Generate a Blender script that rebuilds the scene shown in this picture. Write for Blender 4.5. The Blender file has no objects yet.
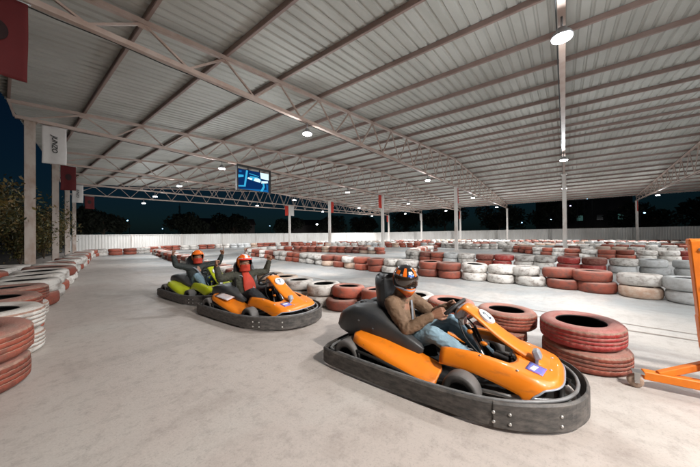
import bpy, math, random
import numpy as np
from mathutils import Vector, Matrix, noise, Quaternion
random.seed(7)
rng = np.random.default_rng(11)
sc = bpy.context.scene
COL = sc.collection
R = math.radians

# ------------------------------------------------------------------ helpers
class MB:
    """collects shapes, links them as ONE mesh object"""
    def __init__(s): s.v = []; s.f = []; s.m = []; s.sm = []
    def add(s, vs, fs, mat=0, smooth=False):
        o = len(s.v); s.v += [tuple(p) for p in vs]
        for f in fs: s.f.append([i + o for i in f]); s.m.append(mat); s.sm.append(smooth)
    def box(s, c, d, mat=0, rot=None, bevel=0.0):
        c = Vector(c); hx, hy, hz = d[0]/2, d[1]/2, d[2]/2
        if bevel <= 0:
            P = [(-hx,-hy,-hz),(hx,-hy,-hz),(hx,hy,-hz),(-hx,hy,-hz),(-hx,-hy,hz),(hx,-hy,hz),(hx,hy,hz),(-hx,hy,hz)]
            F = [(3,2,1,0),(4,5,6,7),(0,1,5,4),(1,2,6,5),(2,3,7,6),(3,0,4,7)]
        else:
            b = min(bevel, hx*.9, hy*.9, hz*.9); P = []; idx = {}
            for sx in (-1,1):
                for sy in (-1,1):
                    for sz in (-1,1):
                        for a in range(3):
                            q = [sx*(hx-b), sy*(hy-b), sz*(hz-b)]
                            q[a] = (sx*hx, sy*hy, sz*hz)[a]
                            idx[(sx,sy,sz,a)] = len(P); P.append(tuple(q))
            F = []
            def fc(a, sg):
                o = [k for k in range(3) if k != a]; r = []
                for (i, j) in ((-1,-1),(1,-1),(1,1),(-1,1)):
                    t = [0,0,0]; t[a] = sg; t[o[0]] = i; t[o[1]] = j; r.append(idx[(t[0],t[1],t[2],a)])
                return r
            for a in range(3):
                for sg in (-1,1): F.append(fc(a, sg))
            for a in range(3):
                o = [k for k in range(3) if k != a]
                for i in (-1,1):
                    for j in (-1,1):
                        t0 = [0,0,0]; t1 = [0,0,0]; t0[a] = -1; t1[a] = 1
                        t0[o[0]] = t1[o[0]] = i; t0[o[1]] = t1[o[1]] = j
                        F.append([idx[(*t0,o[0])], idx[(*t1,o[0])], idx[(*t1,o[1])], idx[(*t0,o[1])]])
            for sx in (-1,1):
                for sy in (-1,1):
                    for sz in (-1,1): F.append([idx[(sx,sy,sz,a)] for a in range(3)])
        if rot is not None: P = [rot @ Vector(p) for p in P]
        s.add([Vector(p) + c for p in P], F, mat)
    def bar(s, p, q, w, h, mat=0, up=(0,0,1), bevel=0.0):
        p = Vector(p); q = Vector(q); d = q - p; L = d.length; x = d / L
        u = Vector(up)
        if abs(x.dot(u)) > .99: u = Vector((0,1,0))
        y = u.cross(x).normalized(); z = x.cross(y)
        M = Matrix((x, y, z)).transposed()
        s.box((p + q) / 2, (L, w, h), mat, M, bevel)
    def sweep(s, pts, rad, n=10, mat=0, closed=False, caps=True, smooth=True):
        pts = [Vector(p) for p in pts]; N = len(pts)
        if not hasattr(rad, '__len__'): rad = [rad] * N
        vs = []; ref = None
        for i in range(N):
            if closed: t = pts[(i+1) % N] - pts[i-1]
            else: t = pts[min(i+1, N-1)] - pts[max(i-1, 0)]
            t.normalize()
            if ref is None:
                ref = Vector((0,0,1)) if abs(t.z) < .9 else Vector((1,0,0))
            y = (ref - t * ref.dot(t)).normalized(); z = t.cross(y); ref = y
            for k in range(n):
                a = 2*math.pi*k/n; vs.append(pts[i] + (y*math.cos(a) + z*math.sin(a)) * rad[i])
        fs = []
        for i in range(N if closed else N-1):
            j = (i+1) % N
            for k in range(n): fs.append([i*n+k, i*n+(k+1) % n, j*n+(k+1) % n, j*n+k])
        s.add(vs, fs, mat, smooth)
        if caps and not closed:
            s.add(vs[:n], [list(range(n))[::-1]], mat); s.add(vs[-n:], [list(range(n))], mat)
    def limb(s, pts, rad, n=12, mat=0):
        """swept tube with rounded ends"""
        pts = [Vector(p) for p in pts]
        a = (pts[0]-pts[1]).normalized(); b = (pts[-1]-pts[-2]).normalized()
        P = [pts[0]+a*rad[0]*x for x in (.98,.8,.45)] + pts + [pts[-1]+b*rad[-1]*x for x in (.45,.8,.98)]
        Q = [rad[0]*x for x in (.2,.6,.89)] + list(rad) + [rad[-1]*x for x in (.89,.6,.2)]
        s.sweep(P, Q, n, mat)
    def lathe(s, prof, n=32, c=(0,0,0), mat=0, axis='z', mats=None, closed=False, smooth=True):
        c = Vector(c); vs = []
        for (r, h) in prof:
            for k in range(n):
                a = 2*math.pi*k/n; x, y = r*math.cos(a), r*math.sin(a)
                vs.append(c + Vector({'z':(x,y,h),'y':(x,h,-y),'x':(h,x,y)}[axis]))
        m = len(prof)
        for i in range(m if closed else m-1):
            j = (i+1) % m; fs = []
            for k in range(n): fs.append([i*n+k, i*n+(k+1) % n, j*n+(k+1) % n, j*n+k])
            o = len(s.v)
            if i == 0: base = o; s.v += [tuple(p) for p in vs]
            for f in fs: s.f.append([q+base for q in f]); s.m.append(mats[i] if mats else mat); s.sm.append(smooth)
    def ell(s, c, r, n=20, m=12, mat=0, rot=None):
        c = Vector(c); vs = []; fs = []
        for i in range(m+1):
            t = math.pi*i/m
            for k in range(n):
                a = 2*math.pi*k/n
                p = Vector((r[0]*math.sin(t)*math.cos(a), r[1]*math.sin(t)*math.sin(a), r[2]*math.cos(t)))
                vs.append(c + (rot @ p if rot is not None else p))
        for i in range(m):
            for k in range(n): fs.append([i*n+k, (i+1)*n+k, (i+1)*n+(k+1) % n, i*n+(k+1) % n])
        s.add(vs, fs, mat, True)
    def grid(s, P, mat=0, smooth=True, flip=False, closed=False):
        a = len(P); b = len(P[0]); vs = [p for r in P for p in r]; fs = []
        for i in range(a-1):
            for j in range(b if closed else b-1):
                k = (j+1) % b
                f = [i*b+j, i*b+k, (i+1)*b+k, (i+1)*b+j]; fs.append(f[::-1] if flip else f)
        s.add(vs, fs, mat, smooth)
    def shell(s, P, th=.015, mat=0, down=Vector((0,0,-1))):
        """thick sheet from a grid of points"""
        Q = [[Vector(p) + Vector(down)*th for p in r] for r in P]; P = [[Vector(p) for p in r] for r in P]
        s.grid(P, mat, True, True); s.grid(Q, mat, True, False)
        a = len(P); b = len(P[0])
        ring = [(0,j) for j in range(b)] + [(i,b-1) for i in range(1,a)] + [(a-1,j) for j in range(b-2,-1,-1)] + [(i,0) for i in range(a-2,0,-1)]
        vs = []; fs = []
        for (i, j) in ring: vs += [P[i][j], Q[i][j]]
        n = len(ring)
        for k in range(n): fs.append([2*k, 2*k+1, 2*((k+1) % n)+1, 2*((k+1) % n)])
        s.add(vs, fs, mat)
    def build(s, name, mats, parent=None, loc=None, rotz=None, clean=True):
        me = bpy.data.meshes.new(name)
        me.from_pydata(s.v, [], s.f)
        if not isinstance(mats, (list, tuple)): mats = [mats]
        for m in mats: me.materials.append(m)
        me.polygons.foreach_set('material_index', s.m)
        me.polygons.foreach_set('use_smooth', s.sm)
        me.validate(); me.update()
        if clean:
            import bmesh
            b = bmesh.new(); b.from_mesh(me)
            bmesh.ops.remove_doubles(b, verts=b.verts, dist=1e-5)
            bmesh.ops.recalc_face_normals(b, faces=b.faces)
            b.to_mesh(me); b.free()
        o = bpy.data.objects.new(name, me); COL.objects.link(o)
        if parent is not None: o.parent = parent
        if loc is not None: o.location = loc
        if rotz is not None: o.rotation_euler = (0,0,rotz)
        return o

def empty(name, loc=(0,0,0), rz=0.0):
    o = bpy.data.objects.new(name, None); COL.objects.link(o)
    o.location = loc; o.rotation_euler = (0,0,rz); o.empty_display_size = .2
    return o
def tag(o, label=None, cat=None, group=None, kind=None):
    if label: o['label'] = label
    if cat: o['category'] = cat
    if group: o['group'] = group
    if kind: o['kind'] = kind
    return o
def copy_tree(o, parent=None):
    c = o.copy(); COL.objects.link(c)
    if parent is not None: c.parent = parent
    for ch in list(o.children): copy_tree(ch, c)
    return c
def catmull(pts, n=6, closed=False):
    P = [Vector(p) for p in pts]; N = len(P); out = []
    for i in range(N if closed else N-1):
        p0 = P[(i-1) % N] if closed or i > 0 else P[0]; p1 = P[i]; p2 = P[(i+1) % N]
        p3 = P[(i+2) % N] if closed or i+2 < N else P[-1]
        for k in range(n):
            t = k/n
            out.append(.5*((2*p1)+(p2-p0)*t+(2*p0-5*p1+4*p2-p3)*t*t+(3*p1-p0-3*p2+p3)*t**3))
    if not closed: out.append(P[-1])
    return out
ORD = ['', 'first','second','third','fourth','fifth','sixth','seventh','eighth','ninth','tenth','eleventh','twelfth','thirteenth','fourteenth','fifteenth','sixteenth','seventeenth','eighteenth','nineteenth','twentieth']
def ordinal(n):
    if n <= 20: return ORD[n]
    t = {2:'twenty',3:'thirty',4:'forty',5:'fifty',6:'sixty'}[n//10]
    return (t+'-'+ORD[n % 10]) if n % 10 else {20:'twentieth',30:'thirtieth',40:'fortieth',50:'fiftieth',60:'sixtieth'}[n]

# ------------------------------------------------------------------ materials
def mat(name, base, rough=.6, metal=0.0, spec=.5, noise_amt=0.0, nscale=8.0, col2=None, bump=0.0, bscale=60.0, stretch=None, coat=0.0, objrand=0.0, detail=4.0, thr=(.35,.65), rvar=0.0, dust=None, dust_amt=.6):
    m = bpy.data.materials.new(name); m.use_nodes = True; nt = m.node_tree; N = nt.nodes; L = nt.links
    b = N['Principled BSDF']
    b.inputs['Roughness'].default_value = rough; b.inputs['Metallic'].default_value = metal
    b.inputs['Specular IOR Level'].default_value = spec; b.inputs['Coat Weight'].default_value = coat
    base = (*base, 1); b.inputs['Base Color'].default_value = base
    tc = N.new('ShaderNodeTexCoord'); mp = N.new('ShaderNodeMapping'); L.new(tc.outputs['Object'], mp.inputs['Vector'])
    if stretch: mp.inputs['Scale'].default_value = stretch
    out = None
    if objrand:
        oi = N.new('ShaderNodeObjectInfo'); ad = N.new('ShaderNodeVectorMath'); ad.operation = 'ADD'
        ml = N.new('ShaderNodeVectorMath'); ml.operation = 'SCALE'; ml.inputs['Scale'].default_value = 37.0
        cb = N.new('ShaderNodeCombineXYZ'); L.new(oi.outputs['Random'], cb.inputs[0]); L.new(oi.outputs['Random'], cb.inputs[1]); L.new(cb.outputs[0], ml.inputs[0])
        L.new(mp.outputs[0], ad.inputs[0]); L.new(ml.outputs[0], ad.inputs[1]); vec = ad.outputs[0]
    else: vec = mp.outputs[0]
    if noise_amt:
        nz = N.new('ShaderNodeTexNoise'); nz.inputs['Scale'].default_value = nscale; nz.inputs['Detail'].default_value = detail; nz.inputs['Roughness'].default_value = .62
        L.new(vec, nz.inputs['Vector'])
        mr = N.new('ShaderNodeMapRange'); mr.inputs['From Min'].default_value = thr[0]; mr.inputs['From Max'].default_value = thr[1]
        mr.inputs['To Max'].default_value = noise_amt; L.new(nz.outputs['Fac'], mr.inputs['Value'])
        mx = N.new('ShaderNodeMix'); mx.data_type = 'RGBA'; mx.inputs['A'].default_value = base; mx.inputs['B'].default_value = (*(col2 or [c*.6 for c in base[:3]]), 1)
        L.new(mr.outputs[0], mx.inputs['Factor']); out = mx.outputs['Result']
        if rvar:
            rr = N.new('ShaderNodeMapRange'); rr.inputs['To Min'].default_value = rough; rr.inputs['To Max'].default_value = rough+rvar
            L.new(nz.outputs['Fac'], rr.inputs['Value']); L.new(rr.outputs[0], b.inputs['Roughness'])
    if objrand:
        hs = N.new('ShaderNodeHueSaturation'); mr2 = N.new('ShaderNodeMapRange'); mr2.inputs['To Min'].default_value = 1-objrand; mr2.inputs['To Max'].default_value = 1+objrand
        L.new(oi.outputs['Random'], mr2.inputs['Value']); L.new(mr2.outputs[0], hs.inputs['Value'])
        if out is not None: L.new(out, hs.inputs['Color'])
        else: hs.inputs['Color'].default_value = base
        out = hs.outputs[0]
    if dust:
        tn = N.new('ShaderNodeNewGeometry'); sp = N.new('ShaderNodeSeparateXYZ'); L.new(tn.outputs['True Normal'], sp.inputs[0])
        dr = N.new('ShaderNodeMapRange'); dr.inputs['From Min'].default_value = .25; dr.inputs['From Max'].default_value = .95; dr.inputs['To Max'].default_value = dust_amt; L.new(sp.outputs[2], dr.inputs['Value'])
        dm = N.new('ShaderNodeMix'); dm.data_type = 'RGBA'; dm.inputs['B'].default_value = (*dust,1); L.new(dr.outputs[0], dm.inputs['Factor'])
        if out is not None: L.new(out, dm.inputs['A'])
        else: dm.inputs['A'].default_value = base
        out = dm.outputs['Result']
    if out is not None: L.new(out, b.inputs['Base Color'])
    if bump:
        n2 = N.new('ShaderNodeTexNoise'); n2.inputs['Scale'].default_value = bscale; n2.inputs['Detail'].default_value = 4; L.new(vec, n2.inputs['Vector'])
        bp = N.new('ShaderNodeBump'); bp.inputs['Strength'].default_value = bump; bp.inputs['Distance'].default_value = .02
        L.new(n2.outputs['Fac'], bp.inputs['Height']); L.new(bp.outputs[0], b.inputs['Normal'])
    return m
def emis(name, col, strength):
    m = bpy.data.materials.new(name); m.use_nodes = True; nt = m.node_tree
    for n in list(nt.nodes): nt.nodes.remove(n)
    e = nt.nodes.new('ShaderNodeEmission'); e.inputs[0].default_value = (*col,1); e.inputs[1].default_value = strength
    o = nt.nodes.new('ShaderNodeOutputMaterial'); nt.links.new(e.outputs[0], o.inputs[0]); return m

M = {}
DUST = (.40,.29,.22)
M['t_white'] = mat('tyre_paint_white', (.60,.57,.53), .75, noise_amt=.8, nscale=2.6, col2=(.17,.125,.10), objrand=.2, bump=.35, bscale=26, thr=(.47,.66), detail=9, dust=(.50,.44,.39), dust_amt=0.5)
M['t_red'] = mat('tyre_paint_red', (.30,.068,.038), .75, noise_amt=.8, nscale=2.6, col2=(.12,.055,.04), objrand=.34, bump=.35, bscale=26, thr=(.46,.66), detail=9, dust=(.42,.31,.26), dust_amt=0.42)
M['t_bright'] = mat('tyre_paint_bright_red', (.33,.022,.018), .55, noise_amt=.85, nscale=3, col2=(.38,.20,.16), objrand=.12, bump=.3, bscale=26, thr=(.45,.8), dust=(.42,.31,.26), dust_amt=0.42)
M['t_dark'] = mat('tyre_paint_dark_red', (.15,.035,.025), .75, noise_amt=.6, nscale=4, col2=(.32,.18,.13), objrand=.2, bump=.3, bscale=26, thr=(.4,.75), dust=(.40,.29,.24), dust_amt=0.6)
M['t_blue'] = mat('tyre_paint_grey_white', (.50,.505,.50), .7, noise_amt=.8, nscale=3, col2=(.26,.235,.215), objrand=.15, bump=.3, bscale=26, thr=(.42,.8))
M['t_dusty'] = mat('tyre_paint_dusty', (.42,.27,.19), .85, noise_amt=.7, nscale=3.5, col2=(.55,.46,.38), objrand=.2, bump=.35, bscale=26, dust=(.5,.4,.33), dust_amt=0.5)
M['t_inner'] = mat('tyre_rubber', (.018,.016,.015), .85)
M['t_groove'] = mat('tyre_groove_dust', (.40,.24,.18), .9, noise_amt=.9, nscale=9, col2=(.2,.12,.09), objrand=.2)
M['truss'] = mat('truss_paint', (.50,.40,.35), .5, noise_amt=.6, nscale=2.5, col2=(.36,.235,.18))
M['purlin'] = mat('purlin_primer', (.28,.20,.172), .6, noise_amt=.5, nscale=2, col2=(.20,.12,.10))
M['column'] = mat('column_paint', (.62,.58,.54), .5, noise_amt=.8, nscale=2.2, col2=(.42,.31,.25), thr=(.5,.75), stretch=(1,1,.35))
M['column_st_dim'] = mat('column_stained_dimmed', (.43,.36,.31), .6, noise_amt=.9, nscale=2.6, col2=(.27,.17,.12), thr=(.45,.7), stretch=(1,1,.5))  # beige stains; base also darkened to dim the overlit left columns
M['sheet'] = mat('roof_sheet_metal', (.47,.462,.425), .65, spec=.3, metal=0.0, noise_amt=.6, nscale=.35, col2=(.31,.30,.265), stretch=(1,3,1))
M['fence'] = mat('fence_sheet', (.58,.56,.53), .5, noise_amt=.5, nscale=.8, col2=(.40,.37,.335), stretch=(1,1,.4))
M['housing'] = mat('lamp_housing', (.35,.35,.36), .4, metal=.6)
M['lamp'] = emis('lamp_glow', (.93,.97,1.0), 40)
M['black'] = mat('black_plastic', (.018,.018,.02), .38, noise_amt=.5, nscale=9, col2=(.05,.045,.04), rvar=.3)
M['seat'] = mat('seat_plastic', (.026,.028,.031), .3, dust=(.09,.09,.09), dust_amt=.25, noise_amt=.6, nscale=5, col2=(.06,.056,.05), rvar=.25, bump=.08, bscale=20)  # paler upward faces: dust, plus lamp sheen put into the colour
M['blackmat'] = mat('black_metal', (.012,.011,.01), .6)
M['steel'] = mat('steel', (.45,.44,.43), .35, metal=.9)
M['bolt'] = mat('bolt_steel', (.62,.6,.57), .3, metal=.8)
M['rim_edge'] = mat('bumper_edge', (.22,.22,.22), .4, noise_amt=.6, nscale=12, col2=(.1,.09,.085))
M['skirt'] = mat('bumper_rubber', (.045,.042,.039), .5, noise_amt=.9, nscale=7, col2=(.16,.138,.122), stretch=(1.6,1.6,4.5), detail=8, rvar=.2, thr=(.38,.72), bump=.12, bscale=40)
M['k_tyre'] = mat('kart_tyre', (.05,.047,.045), .6, dust=(.2,.18,.17), dust_amt=.35, noise_amt=.8, nscale=6, col2=(.13,.12,.11))
M['orange'] = mat('orange_bodywork', (.80,.21,.008), .26, noise_amt=.75, nscale=7, col2=(.42,.12,.025), coat=.4, rvar=.3, detail=9, thr=(.56,.78), stretch=(1,1,3))
M['lime'] = mat('lime_bodywork', (.50,.56,.02), .3, noise_amt=.6, nscale=7, col2=(.28,.32,.03), coat=.4, detail=9, thr=(.56,.78))
M['plate'] = mat('number_plate', (.72,.73,.74), .4)
M['ink'] = mat('plate_ink', (.01,.025,.05), .5)
M['ink2'] = mat('sticker_blue', (.02,.08,.35), .4)
M['sticker_v'] = mat('sticker_violet', (.30,.10,.42), .35, noise_amt=1, nscale=22, col2=(.05,.25,.6))
M['silver'] = mat('sticker_silver', (.62,.58,.6), .3, noise_amt=.5, nscale=12, col2=(.75,.35,.2))
M['stand'] = mat('stand_orange_paint', (.78,.20,.008), .42, noise_amt=.7, nscale=4, col2=(.52,.11,.01), thr=(.45,.7), rvar=.2)
M['skin'] = mat('skin', (.30,.15,.09), .5, noise_amt=.4, nscale=14, col2=(.24,.1,.06))
M['brown'] = mat('brown_jacket_cloth', (.19,.115,.066), .8, noise_amt=.6, nscale=7, col2=(.12,.07,.04), bump=.25, bscale=55)
M['olive'] = mat('olive_jacket_cloth', (.036,.034,.020), .8, noise_amt=.6, nscale=7, col2=(.015,.015,.010), bump=.25, bscale=55)
M['dkjacket'] = mat('dark_jacket_cloth', (.016,.020,.018), .75, noise_amt=.6, nscale=7, col2=(.03,.034,.03), bump=.25, bscale=55)
M['redshirt'] = mat('red_orange_shirt', (.45,.036,.013), .75, noise_amt=.5, nscale=9, col2=(.32,.02,.008), bump=.2, bscale=40)
M['jeans'] = mat('jeans_denim', (.25,.37,.44), .8, noise_amt=.5, nscale=6, col2=(.13,.21,.27), bump=.2, bscale=60)
M['dkjeans'] = mat('dark_trousers', (.025,.026,.03), .8, noise_amt=.5, nscale=8, col2=(.045,.045,.05), bump=.2, bscale=50)
M['belt'] = mat('grey_strap', (.20,.21,.23), .6)
M['shoe'] = mat('shoe_leather', (.05,.035,.03), .6)
M['h_black'] = mat('helmet_black', (.012,.012,.015), .18, coat=.6)
M['h_orange'] = mat('helmet_orange', (.85,.16,.012), .22, coat=.6)
M['h_red'] = mat('helmet_red', (.62,.03,.015), .25, coat=.5)
M['h_blue'] = mat('helmet_blue', (.03,.12,.45), .25, coat=.5)
M['h_grey'] = mat('helmet_grey', (.32,.34,.38), .3, coat=.5)
M['h_white'] = mat('helmet_white', (.7,.68,.66), .3, coat=.4)
M['visor'] = mat('visor_dark', (.03,.018,.012), .06, spec=.8, coat=.8)
M['eye'] = mat('eye_dark', (.02,.015,.012), .2)
M['flag_red_shaded'] = mat('flag_red_cloth_shaded', (.10,.004,.005), .8, noise_amt=.3, nscale=4)  # shaded copy of the red cloth, darkened for the unlit left flags
M['flag_white'] = mat('flag_white_cloth', (.60,.57,.55), .8, noise_amt=.4, nscale=4, col2=(.5,.46,.43))
M['flag_ink'] = mat('flag_black_print', (.015,.014,.014), .8)
M['flag_dark'] = mat('flag_dark_emblem', (.018,.003,.003), .8)
M['flag_lit'] = mat('flag_red_cloth_lit', (.50,.03,.015), .8, noise_amt=.3, nscale=4)  # lit copy of the same red cloth, for flags under the lamps
M['bark'] = mat('bark', (.09,.06,.04), .9, noise_amt=.6, nscale=12)
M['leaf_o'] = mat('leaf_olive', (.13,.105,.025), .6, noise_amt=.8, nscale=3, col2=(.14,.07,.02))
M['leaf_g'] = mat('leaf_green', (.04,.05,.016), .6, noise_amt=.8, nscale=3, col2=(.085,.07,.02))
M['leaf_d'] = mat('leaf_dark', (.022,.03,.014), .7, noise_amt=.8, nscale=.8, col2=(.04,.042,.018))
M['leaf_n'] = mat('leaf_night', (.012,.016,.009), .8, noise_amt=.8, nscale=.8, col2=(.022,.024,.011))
M['dkwall'] = mat('dark_render', (.07,.055,.048), .8, noise_amt=.5, nscale=.6)
M['dkroof'] = mat('dark_roof', (.06,.035,.028), .8)
M['dkglass'] = mat('dark_window_glass', (.01,.015,.02), .1)
M['pale'] = mat('pale_head', (.62,.60,.55), .4)
M['ochre'] = mat('ochre_underside', (.42,.20,.07), .5)

# ground
def floor_mat():
    m = bpy.data.materials.new('dusty_concrete'); m.use_nodes = True; nt = m.node_tree; N = nt.nodes; L = nt.links
    b = N['Principled BSDF']; b.inputs['Specular IOR Level'].default_value = .4
    tc = N.new('ShaderNodeTexCoord')
    def nz(scale, detail=5, st=None, rough=.6, dist=0):
        n = N.new('ShaderNodeTexNoise'); n.inputs['Scale'].default_value = scale; n.inputs['Detail'].default_value = detail; n.inputs['Roughness'].default_value = rough; n.inputs['Distortion'].default_value = dist
        if st:
            mp = N.new('ShaderNodeMapping'); mp.inputs['Scale'].default_value = st[:3]; mp.inputs['Rotation'].default_value = (0,0,st[3]); L.new(tc.outputs['Object'], mp.inputs[0]); L.new(mp.outputs[0], n.inputs[0])
        else: L.new(tc.outputs['Object'], n.inputs[0])
        return n.outputs['Fac']
    def rng_(v, a, b_, c=0., d=1.):
        r = N.new('ShaderNodeMapRange'); r.inputs['From Min'].default_value = a; r.inputs['From Max'].default_value = b_; r.inputs['To Min'].default_value = c; r.inputs['To Max'].default_value = d; L.new(v, r.inputs['Value']); return r.outputs[0]
    def mix(f, a, c):
        x = N.new('ShaderNodeMix'); x.data_type = 'RGBA'
        if isinstance(a, tuple): x.inputs['A'].default_value = (*a,1)
        else: L.new(a, x.inputs['A'])
        x.inputs['B'].default_value = (*c,1); L.new(f, x.inputs['Factor']); return x.outputs['Result']
    sx = N.new('ShaderNodeSeparateXYZ'); L.new(tc.outputs['Object'], sx.inputs[0])
    wob = N.new('ShaderNodeMath'); wob.operation = 'MULTIPLY_ADD'; L.new(nz(.5,3), wob.inputs[0]); wob.inputs[1].default_value = 3.0; L.new(sx.outputs[0], wob.inputs[2])
    lane = rng_(wob.outputs[0], 4.2, 6.5)                      # pit lane is dusty and beige, racing lanes are rubbered grey
    c = mix(lane, (.475,.415,.375), (.33,.338,.335))
    c = mix(rng_(nz(.55,6,None,.6,.4), .47,.60,0,.75), c, (.50,.46,.42))
    c = mix(rng_(nz(1.5,7,None,.75), .52,.74,0,.42), c, (.20,.155,.13))
    c = mix(rng_(nz(1.0,6,(.18,2.2,1,.0),.65,.6), .56,.74,0,.26), c, (.17,.145,.13))   # driving streaks across
    c = mix(rng_(nz(1.0,6,(3.0,.16,1,.12),.65,.5), .56,.74,0,.32), c, (.165,.135,.12))    # and along the lane
    c = mix(rng_(nz(9,8,None,.75), .5,.72,0,.5), c, (.20,.165,.145))
    c = mix(rng_(nz(70,5,None,.7), .54,.72,0,.45), c, (.16,.14,.125))
    L.new(c, b.inputs['Base Color'])
    L.new(rng_(nz(1.1,5), .3,.7,.42,.68), b.inputs['Roughness'])
    bp = N.new('ShaderNodeBump'); bp.inputs['Strength'].default_value = .22; bp.inputs['Distance'].default_value = .01; L.new(nz(45,6), bp.inputs['Height']); L.new(bp.outputs[0], b.inputs['Normal'])
    return m
M['floor'] = floor_mat()
g = MB(); g.add([(-400,-400,0),(600,-400,0),(600,600,0),(-400,600,0)], [(0,1,2,3)])
tag(g.build('ground', M['floor']), kind='structure')
# skid marks: thin worn rubber sheets on the concrete
M['skid'] = mat('skid_rubber', (.20,.17,.15), .6, noise_amt=1, nscale=5, col2=(.33,.28,.245), thr=(.3,.6))
skid_paths = [[(5.2,-1.5),(5.5,2),(5.7,6),(6.6,12)], [(10.0,-3),(9.9,2),(10.4,6),(12,10)], [(4.9,-2.5),(5.0,.5),(5.3,3),(5.9,7)]]
M['soil'] = mat('dark_soil', (.07,.055,.042), .95, noise_amt=.8, nscale=2, col2=(.035,.028,.02), bump=.4, bscale=12)
g = MB(); g.add([(-60,-60,.006),(-2.6,-60,.006),(-2.3,0,.006),(-.55,13.2,.006),(1.55,26.4,.006),(3.2,33.9,.006),(3.2,120,.006),(-60,120,.006)], [tuple(range(8))])
tag(g.build('ground_soil', M['soil']), kind='structure')
s_ = MB()
for k, p in enumerate(skid_paths):
    c = catmull([(x,y,.004+.0004*k) for x, y in p], 10); w = .03
    vs = []; fs = []
    for i, q in enumerate(c):
        t = (c[min(i+1,len(c)-1)] - c[max(i-1,0)]).normalized(); nrm = Vector((-t.y,t.x,0))
        ww = w*(.35+.65*math.sin(math.pi*i/(len(c)-1)))
        vs += [q+nrm*ww, q-nrm*ww]
        if i: fs.append([2*i-2,2*i-1,2*i+1,2*i])
    s_.add(vs, fs)
tag(s_.build('ground_skid_marks', M['skid']), kind='structure')

# ------------------------------------------------------------------ canopy building
BAY = 6.6152; ZB = 5.0; VM = 21.7535; VF = 45.69
def vleft(u): return -1.64 + 1.0953*u/BAY
def ztop(v): return 5.48 + (v-.6)*.0755 if v < VM else 7.077 - (v-VM)*(1.6/23.95)
def uback(v): return 33.55 - .13*v
bld = empty('track_canopy')
tag(bld, 'long open-sided steel canopy of trusses and corrugated sheets over the whole kart track', 'canopy')
PUR = [VM + (k*1.665) for k in range(-13,15)]
PUR = [p for p in PUR if p < 46]
# roof sheets, ribs running down the slope
def roof(v_from, v_to, name):
    m = MB(); u = -14.0; prof = []
    while u < 33.4:
        prof += [(u,.0),(u+.16,.0),(u+.185,.035),(u+.225,.035),(u+.25,0)]; u += .25
    for i in range(len(prof)-1):
        (u0,h0),(u1,h1) = prof[i], prof[i+1]
        if u1-u0 < 1e-6: continue
        um = (u0+u1)/2
        a = max(v_from, vleft(um)-.55); b = min(v_to, (33.75-um)/.13)
        if b-a < .3: continue
        z0, z1 = ztop(a)+.17, ztop(b)+.17
        m.add([(a,u0,z0+h0),(b,u0,z1+h0),(b,u1,z1+h1),(a,u1,z0+h1)], [(0,1,2,3)])
    return m.build(name, M['sheet'], bld)
roof(-6, VM, 'roof_sheet'); roof(VM, 46.3, 'roof_sheet')
for v in PUR:
    ue = min(uback(v), 33.4)
    us = -14
    # purlin stops at the skew left eave
    ulim = (v+1.64+.5)*BAY/1.0953
    ue2 = min(ue, ulim)
    if ue2 < us+1: continue
    m = MB(); z = ztop(v)
    m.box((v,(us+ue2)/2,z+.105),(.02,ue2-us,.11)); m.box((v+.03,(us+ue2)/2,z+.045),(.06,ue2-us,.012)); m.box((v+.03,(us+ue2)/2,z+.16),(.06,ue2-us,.012))
    m.build('purlin', M['purlin'], bld)
def truss(i, uf=None):
    if uf is None: uf = lambda v: BAY*i
    # parts of one truss as sub-parts
    vl = vleft(BAY*i)
    e = MB()
    tp = [(vl-.45, ztop(vl-.45))] + [(VM, ztop(VM)), (45.95, ztop(45.95))]
    for a, b in zip(tp, tp[1:]): e.bar((a[0],uf(a[0]),a[1]),(b[0],uf(b[0]),b[1]),.09,.10,0)
    top = e.build('top_chord', M['truss'])
    e = MB(); e.bar((vl-.3,uf(vl),ZB),(45.7,uf(45.7),ZB),.11,.10,0)
    bot = e.build('bottom_chord', M['truss'])
    e = MB(); vs = [v for v in PUR if v > vl+.2]; prev = (vl, ZB)
    for k, v in enumerate(vs):
        e.bar((prev[0],uf(prev[0]),prev[1]+.03),(v,uf(v),ztop(v)-.03),.042,.042)
        nb = v+.83
        if nb < 45.6:
            e.bar((v,uf(v),ztop(v)-.03),(nb,uf(nb),ZB+.03),.042,.042); prev = (nb, ZB)
            e.box((v,uf(v),ztop(v)-.07),(.2,.012,.12))
    e.bar((prev[0],uf(prev[0]),ZB+.03),(45.7,uf(45.7),ztop(45.7)-.03),.042,.042)
    e.bar((vl-.3,uf(vl),ZB),(vl-.42,uf(vl),ztop(vl-.42)),.06,.06); e.bar((45.7,uf(45.7),ZB),(45.7,uf(45.7),ztop(45.7)),.06,.06)
    web = e.build('web', M['truss'])
    t = MB(); t.box((VM,uf(VM),ZB-.06),(.3,.2,.02)); tr = t.build('truss', M['truss'], bld)
    cd = MB(); c_ = []
    for k in range(int((45-vl)/.8)): v = vl+.3+k*.8; c_.append((v, uf(v)+.075, ZB-.04-.025*(k % 2)))
    cd.sweep(c_, .012, 6); cable = cd.build('cable', M['blackmat'])
    for o in (top, bot, web, cable): o.parent = tr
UE = lambda v: uback(v) - .25 + (0)
for i in range(-1,5): truss(i)
truss(5, lambda v: 33.0 - .125*(v-3.8))
def column(v, u, w=.24, mt='column'):
    m = MB()
    m.box((v,u-.5*w+.008,2.47),(w,.016,4.94)); m.box((v,u+.5*w-.008,2.47),(w,.016,4.94))
    m.box((v,u,2.47),(w-.03,w-.034,4.94)); m.box((v,u,.012),(w+.16,w+.16,.024))
    m.box((v,u,4.93),(w+.08,w+.08,.03))
    m.build('column', M[mt], bld)
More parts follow.
